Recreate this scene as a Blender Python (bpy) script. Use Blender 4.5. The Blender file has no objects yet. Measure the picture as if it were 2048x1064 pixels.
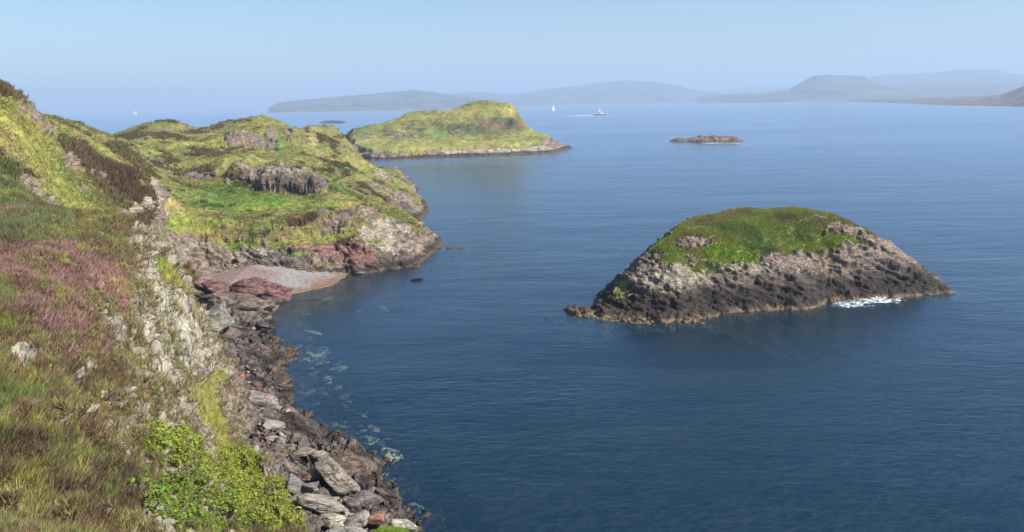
import bpy, math, random
import numpy as np
from mathutils import Matrix, Vector

sc = bpy.context.scene
col = sc.collection
random.seed(7)
RNG = np.random.default_rng(11)

# ------------------------------------------------------------------ camera
H = 24.0                       # eye height above the sea, metres
FPX = 1607.0                   # focal length in photo pixels (photo is 2048 wide)
PITCH = math.atan(326 / FPX)
ROLL = 0.020
Fv = np.array([0, math.cos(PITCH), -math.sin(PITCH)])
U0 = np.array([0, math.sin(PITCH), math.cos(PITCH)])
R0 = np.array([1.0, 0, 0])
Rv = R0 * math.cos(ROLL) - U0 * math.sin(ROLL)
Uv = U0 * math.cos(ROLL) + R0 * math.sin(ROLL)
CAM = np.array([0, 0, H])
cd = bpy.data.cameras.new('camera')
cam = bpy.data.objects.new('camera', cd)
col.objects.link(cam)
cd.sensor_width = 36
cd.lens = 36 * FPX / 2048
cd.clip_start = 0.5
cd.clip_end = 60000
cam.matrix_world = Matrix(((Rv[0], Uv[0], -Fv[0], 0), (Rv[1], Uv[1], -Fv[1], 0), (Rv[2], Uv[2], -Fv[2], H), (0, 0, 0, 1)))
sc.camera = cam

# ------------------------------------------------------------------ light
SUN_EL = math.radians(42)
SUN_AZ = math.radians(112)       # clockwise from +Y (view direction): to the right
world = bpy.data.worlds.new("World")
sc.world = world
world.use_nodes = True
wn = world.node_tree
bg = wn.nodes['Background']
sky = wn.nodes.new('ShaderNodeTexSky')
sky.sky_type = 'NISHITA'
sky.sun_disc = False
sky.sun_elevation = SUN_EL
sky.sun_rotation = SUN_AZ
sky.altitude = 0
sky.air_density = 1.3
sky.dust_density = 0.3
sky.ozone_density = 8.0
wn.links.new(sky.outputs[0], bg.inputs[0])
bg.inputs[1].default_value = 0.068
sd = bpy.data.lights.new('sun', 'SUN')
sd.energy = 5.0
sd.angle = math.radians(0.55)
sd.color = (1, 0.95, 0.87)
sun = bpy.data.objects.new('sun', sd)
col.objects.link(sun)
sdir = Vector((math.sin(SUN_AZ) * math.cos(SUN_EL), math.cos(SUN_AZ) * math.cos(SUN_EL), math.sin(SUN_EL)))
sun.rotation_euler = sdir.to_track_quat('Z', 'Y').to_euler()
sc.view_settings.view_transform = 'Standard'
sc.view_settings.look = 'None'
sc.view_settings.exposure = 1.08
sc.view_settings.gamma = 1

# ------------------------------------------------------------------ projection helpers
def ray(px, py):
    return Fv + Rv * (px - 1024) / FPX - Uv * (py - 532) / FPX

def G(px, py, z=0.0):           # pixel -> point at height z
    r = ray(px, py)
    t = (z - H) / r[2]
    return CAM + r * t

def D(px, py, d):               # pixel -> point at horizontal distance d
    r = ray(px, py)
    return CAM + r * d / math.hypot(r[0], r[1])

def project(P):
    q = P - CAM
    w = q @ Fv
    w = np.where(w < 0.1, 0.1, w)
    return 1024 + FPX * (q @ Rv) / w, 532 - FPX * (q @ Uv) / w, w

# ------------------------------------------------------------------ noise
def _h(ix, iy, iz, seed):
    h = (ix.astype(np.int64) * 374761393 + iy.astype(np.int64) * 668265263 + iz.astype(np.int64) * 2147483647 + seed * 974634777) & 0xFFFFFFFF
    h = ((h ^ (h >> 13)) * 1274126177) & 0xFFFFFFFF
    h = ((h ^ (h >> 16)) * 2246822519) & 0xFFFFFFFF
    h = h ^ (h >> 15)
    return (h & 0xFFFFFF) / float(0xFFFFFF)

def vnoise(x, y, z=None, seed=0):
    if z is None:
        z = np.zeros_like(x)
    ix, iy, iz = np.floor(x), np.floor(y), np.floor(z)
    fx, fy, fz = x - ix, y - iy, z - iz
    ux, uy, uz = [f * f * f * (f * (f * 6 - 15) + 10) for f in (fx, fy, fz)]
    r = 0
    for dx in (0, 1):
        wx = ux if dx else 1 - ux
        for dy in (0, 1):
            wy = uy if dy else 1 - uy
            for dz in (0, 1):
                wz = uz if dz else 1 - uz
                r = r + wx * wy * wz * _h(ix + dx, iy + dy, iz + dz, seed)
    return r * 2 - 1

def fbm(P, scale, octv=4, seed=0, gain=0.5, ridged=False):
    x, y, z = P[:, 0] / scale, P[:, 1] / scale, P[:, 2] / scale
    a, s, t = 1.0, 0, 0
    for i in range(octv):
        n = vnoise(x, y, z, seed + i * 17)
        if ridged:
            n = 1 - 2 * np.abs(n)
        s = s + a * n
        t += a
        a *= gain
        x, y, z = x * 2.03 + 5.1, y * 2.03 + 1.7, z * 2.03 + 9.2
    return s / t

def cells(P, scale, seed=0):    # worley F1 and F2-F1
    q = P / scale
    b = np.floor(q)
    f1 = np.full(len(P), 9.0)
    f2 = np.full(len(P), 9.0)
    for dx in (-1, 0, 1):
        for dy in (-1, 0, 1):
            for dz in (-1, 0, 1):
                c = b + np.array([dx, dy, dz])
                o = np.stack([_h(c[:, 0], c[:, 1], c[:, 2], seed + k) for k in (1, 2, 3)], 1)
                d = np.linalg.norm(c + o - q, axis=1)
                f2 = np.where(d < f1, f1, np.minimum(f2, d))
                f1 = np.minimum(f1, d)
    return f1, f2 - f1

def sst(a, b, x):
    t = np.clip((x - a) / (b - a), 0, 1)
    return t * t * (3 - 2 * t)

def smin(a, b, k):
    h = np.clip(0.5 + 0.5 * (b - a) / k, 0, 1)
    return b * (1 - h) + a * h - k * h * (1 - h)

def rbf(pts, c):
    pts = np.array(pts, float)
    xy, z = pts[:, :2], pts[:, 2]
    n = len(pts)
    A = np.sqrt(((xy[:, None] - xy[None]) ** 2).sum(2) + c * c)
    Q = np.hstack([np.ones((n, 1)), xy / 50])
    M = np.zeros((n + 3, n + 3))
    M[:n, :n] = A + np.eye(n) * -0.02
    M[:n, n:] = Q
    M[n:, :n] = Q.T
    sol = np.linalg.lstsq(M, np.concatenate([z, np.zeros(3)]), rcond=None)[0]
    def f(x, y):
        out = sol[n] + sol[n + 1] * x / 50 + sol[n + 2] * y / 50
        for i in range(n):
            out = out + sol[i] * np.sqrt((x - xy[i, 0]) ** 2 + (y - xy[i, 1]) ** 2 + c * c)
        return out
    return f

def sdist(poly, x, y):          # signed distance, positive inside
    poly = np.array(poly)[:, :2]
    best = np.full(x.shape, 1e9)
    inside = np.zeros(x.shape, bool)
    n = len(poly)
    for i in range(n):
        a, b = poly[i], poly[(i + 1) % n]
        e = b - a
        t = np.clip(((x - a[0]) * e[0] + (y - a[1]) * e[1]) / (e @ e + 1e-9), 0, 1)
        best = np.minimum(best, (x - a[0] - t * e[0]) ** 2 + (y - a[1] - t * e[1]) ** 2)
        if a[1] != b[1]:
            c = ((a[1] > y) != (b[1] > y)) & (x < (b[0] - a[0]) * (y - a[1]) / (b[1] - a[1]) + a[0])
            inside ^= c
    d = np.sqrt(best)
    return np.where(inside, d, -d)

# ------------------------------------------------------------------ mesh helpers
def mesh_np(name, V, Fq, mats=None, smooth=True, attrs=None, mi=None):
    me = bpy.data.meshes.new(name)
    V = np.ascontiguousarray(V, np.float32)
    Fq = np.ascontiguousarray(Fq, np.int32)
    n, k = Fq.shape
    me.vertices.add(len(V))
    me.vertices.foreach_set('co', V.ravel())
    me.loops.add(n * k)
    me.loops.foreach_set('vertex_index', Fq.ravel())
    me.polygons.add(n)
    me.polygons.foreach_set('loop_start', np.arange(0, n * k, k, dtype=np.int32))
    me.polygons.foreach_set('loop_total', np.full(n, k, np.int32))
    me.polygons.foreach_set('use_smooth', np.full(n, smooth, bool))
    if mi is not None:
        me.polygons.foreach_set('material_index', mi.astype(np.int32))
    me.update(calc_edges=True)
    for nm, arr in (attrs or {}).items():
        arr = np.asarray(arr, np.float32)
        if arr.ndim == 2:
            at = me.attributes.new(nm, 'FLOAT_COLOR', 'POINT')
            full = np.ones((len(V), 4), np.float32)
            full[:, :3] = arr
            at.data.foreach_set('color', full.ravel())
        else:
            at = me.attributes.new(nm, 'FLOAT', 'POINT')
            at.data.foreach_set('value', arr)
    for m in (mats or []):
        me.materials.append(m)
    return me

def link(name, me, parent=None, label=None, cat=None, group=None, kind=None, loc=None):
    o = bpy.data.objects.new(name, me)
    col.objects.link(o)
    if parent:
        o.parent = parent
    if loc is not None:
        o.location = loc
    tag(o, label, cat, group, kind)
    return o

def tag(o, label=None, cat=None, group=None, kind=None):
    for k, v in (('label', label), ('category', cat), ('group', group), ('kind', kind)):
        if v:
            o[k] = v

def grid_faces(nr, nc):
    i = np.arange(nr - 1)[:, None] * nc + np.arange(nc - 1)[None]
    return np.stack([i, i + 1, i + nc + 1, i + nc], -1).reshape(-1, 4)

def vnormals(V, nr, nc):
    g = V.reshape(nr, nc, 3)
    du = np.gradient(g, axis=1)
    dv = np.gradient(g, axis=0)
    n = np.cross(du, dv)
    n /= np.linalg.norm(n, axis=2, keepdims=True) + 1e-12
    n *= np.sign(n[:, :, 2:3] + 1e-9)
    return n.reshape(-1, 3)

# ------------------------------------------------------------------ materials
def nd(nt, t, **kw):
    n = nt.nodes.new(t)
    for k, v in kw.items():
        setattr(n, k, v)
    return n

def mixc(nt, fac, a, b, blend='MIX'):
    m = nt.nodes.new('ShaderNodeMix')
    m.data_type = 'RGBA'
    m.blend_type = blend
    for s, v in ((m.inputs[0], fac), (m.inputs[6], a), (m.inputs[7], b)):
        if isinstance(v, (int, float)):
            s.default_value = v
        elif isinstance(v, tuple):
            s.default_value = (*v, 1) if len(v) == 3 else v
        else:
            nt.links.new(v, s)
    return m.outputs[2]

def math_(nt, op, a, b=None, c=None, clamp=False):
    m = nt.nodes.new('ShaderNodeMath')
    m.operation = op
    m.use_clamp = clamp
    for s, v in zip(m.inputs, (a, b, c)):
        if v is None:
            continue
        if isinstance(v, (int, float)):
            s.default_value = v
        else:
            nt.links.new(v, s)
    return m.outputs[0]

def ramp(nt, fac, stops, interp='LINEAR'):
    r = nt.nodes.new('ShaderNodeValToRGB')
    r.color_ramp.interpolation = interp
    el = r.color_ramp.elements
    while len(el) < len(stops):
        el.new(0.5)
    for e, (p, c) in zip(el, stops):
        e.position = p
        e.color = (c, c, c, 1) if isinstance(c, (int, float)) else (*c, 1)
    nt.links.new(fac, r.inputs[0])
    return r.outputs[0]

def noise(nt, vec, scale, detail=4, rough=0.55, dist=0.0):
    n = nt.nodes.new('ShaderNodeTexNoise')
    n.inputs['Scale'].default_value = scale
    n.inputs['Detail'].default_value = detail
    n.inputs['Roughness'].default_value = rough
    n.inputs['Distortion'].default_value = dist
    nt.links.new(vec, n.inputs['Vector'])
    return n.outputs[0]

def newmat(name):
    m = bpy.data.materials.new(name)
    m.use_nodes = True
    nt = m.node_tree
    b = nt.nodes['Principled BSDF']
    return m, nt, b

def land_mat(name, S=1.0, wet=1.4, fringe=(0.13, 0.088, 0.045), bump=1.0, strata=(0.55, 0.8, 2.2)):
    """S = size of the finest visible detail in metres"""
    m, nt, b = newmat(name)
    geo = nd(nt, 'ShaderNodeNewGeometry')
    P = geo.outputs['Position']
    cov = nd(nt, 'ShaderNodeAttribute', attribute_name='cover').outputs['Color']
    rc = nd(nt, 'ShaderNodeAttribute', attribute_name='rockcol').outputs['Color']
    rm = nd(nt, 'ShaderNodeAttribute', attribute_name='rockm').outputs['Fac']
    sep = nd(nt, 'ShaderNodeSeparateXYZ')
    nt.links.new(P, sep.inputs[0])
    z = sep.outputs[2]
    n1 = noise(nt, P, 0.9 / S, 5, 0.65)
    n2 = noise(nt, P, 0.16 / S, 4, 0.6)
    n3 = noise(nt, P, 3.2 / S, 3, 0.7)
    # plants
    v1 = ramp(nt, n1, [(0.28, 0.45), (0.5, 0.95), (0.72, 1.5)])
    v2 = ramp(nt, n2, [(0.3, (0.80, 0.92, 0.8)), (0.5, (1, 1, 1)), (0.7, (1.25, 1.08, 0.95))])
    veg = mixc(nt, 1.0, mixc(nt, 1.0, cov, v1, 'MULTIPLY'), v2, 'MULTIPLY')
    # rock: stretched strata + cracks + lichen
    mp = nd(nt, 'ShaderNodeMapping')
    mp.inputs['Rotation'].default_value = (0.35, 0.5, 0.3)
    mp.inputs['Scale'].default_value = strata
    nt.links.new(P, mp.inputs[0])
    s1 = noise(nt, mp.outputs[0], 0.8 / S, 6, 0.7, 0.6)
    vo = nd(nt, 'ShaderNodeTexVoronoi', feature='DISTANCE_TO_EDGE')
    vo.inputs['Scale'].default_value = 0.55 / S
    wv = nd(nt, 'ShaderNodeVectorMath', operation='ADD')
    sc_ = nd(nt, 'ShaderNodeVectorMath', operation='SCALE')
    nz = nd(nt, 'ShaderNodeTexNoise')
    nz.inputs['Scale'].default_value = 0.7 / S
    nt.links.new(P, nz.inputs['Vector'])
    nt.links.new(nz.outputs['Color'], sc_.inputs[0])
    sc_.inputs['Scale'].default_value = 1.6 * S
    nt.links.new(mp.outputs[0], wv.inputs[0])
    nt.links.new(sc_.outputs[0], wv.inputs[1])
    nt.links.new(wv.outputs[0], vo.inputs['Vector'])
    crack = ramp(nt, vo.outputs[0], [(0.0, 0.35), (0.05, 1.0)])
    r1 = ramp(nt, s1, [(0.3, 0.30), (0.46, 0.85), (0.6, 1.35), (0.75, 2.0)])
    rock = mixc(nt, 1.0, mixc(nt, 1.0, rc, r1, 'MULTIPLY'), crack, 'MULTIPLY')
    lich = ramp(nt, n1, [(0.58, 0.0), (0.68, 0.5)])
    rock = mixc(nt, lich, rock, mixc(nt, 0.5, rc, (0.42, 0.41, 0.34)))
    # wet, weedy band above the sea
    zz = math_(nt, 'ADD', z, math_(nt, 'MULTIPLY', math_(nt, 'SUBTRACT', n2, 0.5), -3.0))
    wetf = ramp(nt, math_(nt, 'DIVIDE', zz, wet * 2.0, clamp=True), [(0.35, 1.0), (0.62, 0.0)])
    rock = mixc(nt, wetf, rock, mixc(nt, 0.65, mixc(nt, 1.0, rock, (0.42, 0.38, 0.36), 'MULTIPLY'), (0.022, 0.018, 0.014)))
    zf = math_(nt, 'ADD', z, math_(nt, 'MULTIPLY', math_(nt, 'SUBTRACT', n1, 0.5), -1.2))
    frf = ramp(nt, math_(nt, 'DIVIDE', zf, 1.0, clamp=True), [(0.15, 0.8), (0.45, 0.0)])
    rock = mixc(nt, math_(nt, 'MULTIPLY', frf, ramp(nt, n3, [(0.35, 0.25), (0.6, 1.0)])), rock, fringe)
    deep = ramp(nt, math_(nt, 'MULTIPLY', z, -0.5, clamp=True), [(0.1, 0.0), (0.6, 1.0)])
    rock = mixc(nt, deep, rock, (0.010, 0.014, 0.013))
    fac = math_(nt, 'ADD', rm, math_(nt, 'MULTIPLY', math_(nt, 'SUBTRACT', n1, 0.5), 0.9))
    fac = ramp(nt, fac, [(0.42, 0.0), (0.56, 1.0)])
    base = mixc(nt, fac, veg, rock)
    nt.links.new(base, b.inputs['Base Color'])
    b.inputs['Roughness'].default_value = 0.85
    b.inputs['Specular IOR Level'].default_value = 0.25
    bp = nd(nt, 'ShaderNodeBump')
    bp.inputs['Strength'].default_value = 0.8 * bump
    bp.inputs['Distance'].default_value = 0.35 * S
    hgt = math_(nt, 'ADD', math_(nt, 'MULTIPLY', s1, 1.2), math_(nt, 'MULTIPLY', n3, 0.5))
    hgt = math_(nt, 'ADD', hgt, math_(nt, 'MULTIPLY', crack, 0.4))
    hv = math_(nt, 'ADD', n1, math_(nt, 'MULTIPLY', n3, 0.7))
    mm = nd(nt, 'ShaderNodeMix')
    nt.links.new(fac, mm.inputs[0])
    nt.links.new(hv, mm.inputs[2])
    nt.links.new(hgt, mm.inputs[3])
    nt.links.new(mm.outputs[0], bp.inputs['Height'])
    nt.links.new(bp.outputs[0], b.inputs['Normal'])
    return m

def attr_mat(name, attr='tint', rough=0.8, trans=0.0, var=0.0, S=1.0):
    m, nt, b = newmat(name)
    c = nd(nt, 'ShaderNodeAttribute', attribute_name=attr).outputs['Color']
    if var:
        geo = nd(nt, 'ShaderNodeNewGeometry')
        n = noise(nt, geo.outputs['Position'], 1.0 / S, 4, 0.6)
        c = mixc(nt, 1.0, c, ramp(nt, n, [(0.3, 1 - var), (0.7, 1 + var)]), 'MULTIPLY')
    nt.links.new(c, b.inputs['Base Color'])
    b.inputs['Roughness'].default_value = rough
    b.inputs['Specular IOR Level'].default_value = 0.2
    if trans:
        tr = nd(nt, 'ShaderNodeBsdfTranslucent')
        nt.links.new(c, tr.inputs[0])
        ms = nd(nt, 'ShaderNodeMixShader')
        ms.inputs[0].default_value = trans
        nt.links.new(b.outputs[0], ms.inputs[1])
        nt.links.new(tr.outputs[0], ms.inputs[2])
        nt.links.new(ms.outputs[0], nt.nodes['Material Output'].inputs[0])
    return m

def plain_mat(name, c, rough=0.5, var=0.12, scale=2.0):
    m, nt, b = newmat(name)
    geo = nd(nt, 'ShaderNodeTexCoord')
    n = noise(nt, geo.outputs['Object'], scale, 4, 0.6)
    cc = mixc(nt, 1.0, c, ramp(nt, n, [(0.3, 1 - var), (0.7, 1 + var)]), 'MULTIPLY')
    nt.links.new(cc, b.inputs['Base Color'])
    b.inputs['Roughness'].default_value = rough
    return m

COL = dict(
    yg=(0.215, 0.205, 0.050), g=(0.095, 0.150, 0.030), bg=(0.150, 0.215, 0.025), dg=(0.065, 0.080, 0.030),
    hb=(0.115, 0.078, 0.044), hp=(0.200, 0.115, 0.098), st=(0.29, 0.235, 0.10), ol=(0.150, 0.140, 0.045),
    rk=(0.175, 0.130, 0.100), rp=(0.25, 0.218, 0.158), rn=(0.21, 0.178, 0.13), wh=(0.30, 0.27, 0.205), db=(0.060, 0.043, 0.026), gg=(0.095, 0.112, 0.048), rr=(0.15, 0.075, 0.062), rd=(0.085, 0.068, 0.055), gv=(0.30, 0.29, 0.28),
)
ROCKS = ('wh', 'rn', 'rk', 'rp', 'rr', 'rd')

M_N = land_mat('near_headland_ground', S=0.5, wet=0.9, bump=1.3, strata=(1.5, 1.3, 0.45))
M_M = land_mat('coast_ground', S=0.9, wet=1.1)
M_P = land_mat('peninsula_ground', S=2.2, wet=1.3)
M_I = land_mat('islet_ground', S=0.55, wet=2.6, fringe=(0.22, 0.15, 0.075))
M_ROCK = land_mat('boulder_stone', S=0.45, wet=0.35, bump=1.1)
M_SKERRY = land_mat('skerry_stone', S=3.0, wet=0.5)

# ------------------------------------------------------------------ land pieces
def paint(V, cover, rockm, rockcol, patches, seed=3, jit=0.95, fuzz=None):
    """patches are ellipsoids standing in the world at the ground point where each one lies"""
    u, v, w = project(V)
    for i, (px, py, rx, ry, kind, amt) in enumerate(patches):
        d2 = (u - px) ** 2 + (v - py) ** 2
        k = np.where(d2 < 64)[0]
        if len(k) == 0:
            k = np.array([np.argmin(d2)])
        P0 = V[k[np.argmin(w[k])]]
        dep = (P0 - CAM) @ Fv
        a, b = rx * dep / FPX, ry * dep / FPX
        vd = P0 - CAM
        vd /= np.linalg.norm(vd)
        side = np.cross(vd, [0, 0, 1.0])
        side /= np.linalg.norm(side)
        up = np.cross(side, vd)
        q = V - P0
        rd = max(a, b * 3.0)
        m = np.sqrt((q @ side / a) ** 2 + (q @ up / b) ** 2 + (q @ vd / rd) ** 2)
        sel = np.where(m < 1.9)[0]
        if len(sel) == 0:
            continue
        s = min(a, b)
        nz = fbm(V[sel], max(s * 0.55, 0.25), 5, seed + i * 3, 0.65)
        f = (1 - sst(0.75, 1.2, m[sel] + nz * jit)) * amt
        c = np.array(COL[kind])
        if kind in ROCKS:
            rockm[sel] = np.maximum(rockm[sel], f)
            rockcol[sel] = rockcol[sel] * (1 - f[:, None]) + c * f[:, None]
        else:
            cover[sel] = cover[sel] * (1 - f[:, None]) + c * f[:, None]
            rockm[sel] *= 1 - f * 0.95

def finish_land(V, nr, nc, base, rock, patches, rockslope=(0.55, 0.9), veg_amp=0.25, veg_s=1.2, rk_amp=0.6, rk_s=2.5, seed=5, mot=None, post=None, ribs=(0.45, 0.7, 1.5)):
    n = vnormals(V, nr, nc)
    slope = np.sqrt(np.clip(1 - n[:, 2] ** 2, 0, 1))
    N = len(V)
    cover = np.tile(np.array(COL[base]), (N, 1))
    rockcol = np.tile(np.array(COL[rock]), (N, 1))
    nz = fbm(V, rk_s * 1.5, 4, seed)
    rockm = sst(rockslope[0], rockslope[1], slope + nz * 0.22)
    # mottling of the turf
    if mot:
        for k, (kind, scl, th, amt) in enumerate(mot):
            Q = V * np.array([1, 1, 2.0])
            f = sst(th, th + 0.18, fbm(Q, scl, 5, seed + 40 + k * 7, 0.6)) * amt
            cover = cover * (1 - f[:, None]) + np.array(COL[kind]) * f[:, None]
    paint(V, cover, rockm, rockcol, patches, seed)
    for k, (kind, scl, th, amt) in enumerate(post or []):
        f = sst(th, th + 0.22, fbm(V * np.array([1, 1, 2.0]), scl, 4, seed + 140 + k * 7, 0.65)) * amt
        cover = cover * (1 - f[:, None]) + np.array(COL[kind]) * f[:, None]
    # low rock by the sea
    low = 1 - sst(0.8, 1.8, V[:, 2] + fbm(V, 3.0, 3, seed + 9) * 0.8)
    rockm = np.maximum(rockm, low)
    # relief along the surface normal
    Q = V @ np.array([[1, 0, 0.3], [0, 1, 0.2], [0, 0, 1.7]])
    rd = fbm(Q, rk_s, 5, seed + 1, 0.55, ridged=True)
    f1, f2 = cells(Q + fbm(V, rk_s, 3, seed + 5)[:, None] * rk_s * 0.4, rk_s * 0.7, seed)
    W = V @ np.array([[1, 0, 0.55], [0.1, 1, 0.25], [-0.5, -0.2, 1.0]]) * np.array(ribs)
    lay = fbm(W, rk_s * 0.55, 5, seed + 8, 0.6, ridged=True)
    rd = rd * 0.5 + lay * 0.65 + fbm(V, rk_s * 0.22, 3, seed + 6) * 0.22 - sst(0.14, 0.0, f2) * 0.22
    vg = fbm(V, veg_s, 4, seed + 2, 0.6)
    rmb = sst(0.3, 0.65, rockm)
    disp = rmb * rd * rk_amp + (1 - rmb) * vg * veg_amp
    dv = n.copy()
    V = V + dv * disp[:, None]
    return V, n, cover, rockm, rockcol

def polar(az0, az1, naz, d0, d1, ratio):
    az = np.radians(np.linspace(az0, az1, naz))
    nr = int(math.log(d1 / d0) / math.log(ratio)) + 1
    d = d0 * ratio ** np.arange(nr)
    A, Dd = np.meshgrid(az, d)
    return (Dd * np.sin(A)).ravel(), (Dd * np.cos(A)).ravel(), nr, naz

def pts(*rows):
    """(px,py,'z',value) or (px,py,'d',value) -> world points"""
    out = []
    for px, py, k, v in rows:
        out.append(G(px, py, v) if k == 'z' else D(px, py, v))
    return out

def vsub(V, Fq, keep):
    """drop faces whose corners are all unwanted"""
    Fq = Fq[keep[Fq].any(1)]
    used = np.unique(Fq)
    remap = np.full(len(V), -1, np.int64)
    remap[used] = np.arange(len(used))
    return used, remap[Fq]

# ---- NEAR HEADLAND -----------------------------------------------------------
foot = [G(380, 545, 1.5), G(402, 600, 1.5), G(432, 660, 1.5), G(455, 740, 1.5), G(490, 830, 1.5), G(540, 925, 1.5),
        G(592, 1020, 1.5), G(640, 1110, 1.5)]
N_foot = [p[:2] for p in foot] + [(0, 27), (14, 16), (30, -12), (-110, -20), (-110, 100), (-52, 112)]
N_cols = [
    (30, [(362, 60), (400, 56), (470, 47), (560, 40), (700, 32), (850, 25.5), (1064, 19)]),
    (130, [(441, 52), (478, 49), (560, 43), (700, 35), (850, 28), (1064, 21)]),
    (230, [(489, 53), (540, 49), (640, 43), (760, 36.5), (900, 30), (1064, 24)]),
    (310, [(526, 55), (600, 50), (700, 45), (820, 39.5), (940, 34), (1064, 28)]),
    (385, [(588, 60), (650, 57), (740, 52), (850, 46), (960, 39.5), (1064, 33)]),
    (425, [(695, 62), (780, 56.5), (880, 49.5), (980, 43)]),
    (465, [(795, 58), (880, 51.5), (1000, 43), (1064, 38)]),
    (530, [(935, 49.5), (1000, 44), (1064, 40)])]
N_pts = []
for px, rows in N_cols:
    N_pts += [D(px, py, d_) for py, d_ in rows]
    py, d_ = rows[0]
    if px < 500:
        N_pts += [D(px, py + 45, d_ + 9), D(px, py + 80, d_ + 22)]
N_pts += [D(-150, 300, 66), D(-150, 420, 54), D(-150, 600, 40), D(-150, 900, 25)]
N_pts += [(-90, 30, 24), (-30, 2, 18), (-10, 4, 19), (0, 0, 22.2), (6, 10, 12), (0, -12, 23), (-50, -10, 22)]
nX, nY, nnr, nnc = polar(-44, -2, 620, 12, 96, 1.0023)
fN = rbf(N_pts, 3.0)
T = fN(nX, nY)
P2 = np.stack([nX, nY, 0 * nX], 1)
dd = sdist(N_foot, nX, nY) + fbm(P2, 4, 4, 21) * 0.7
T = T + fbm(P2, 6, 4, 33) * 0.45
cliff = 1.0 + np.where(dd > 0, dd * 3.2, dd * 0.55) + fbm(P2, 2.5, 3, 8) * 0.25
Z = smin(T, cliff, 1.0)
# boulder shore outside the foot, sloping under water
shore_w = [G(560, 592), G(548, 640), G(528, 662), G(520, 690), G(556, 706), G(546, 760), G(530, 778), G(556, 800), G(600, 850), G(640, 880),
           G(680, 895), G(725, 930), G(738, 975), G(768, 1010), G(806, 1060), G(860, 1110), G(900, 1200)]
shore_poly = [p[:2] for p in shore_w] + [(30, -12), (-110, -20), (-110, 130), (-45, 125)]
sdw = sdist(shore_poly, nX, nY) + fbm(P2, 3, 4, 55) * 0.7
shore = np.where(sdw > 0, 0.04 + sdw * 0.16, sdw * 0.5 - np.maximum(-sdw - 6, 0) * 0.6) + fbm(P2, 1.2, 4, 60) * 0.3
shore = np.minimum(shore, 1.9)
shore = np.where(shore < 0.25, shore - 9 * sst(85, 94, np.hypot(nX, nY)), shore)
Z = np.maximum(np.maximum(Z, shore), -9.0)
VN = np.stack([nX, nY, Z], 1)
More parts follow.
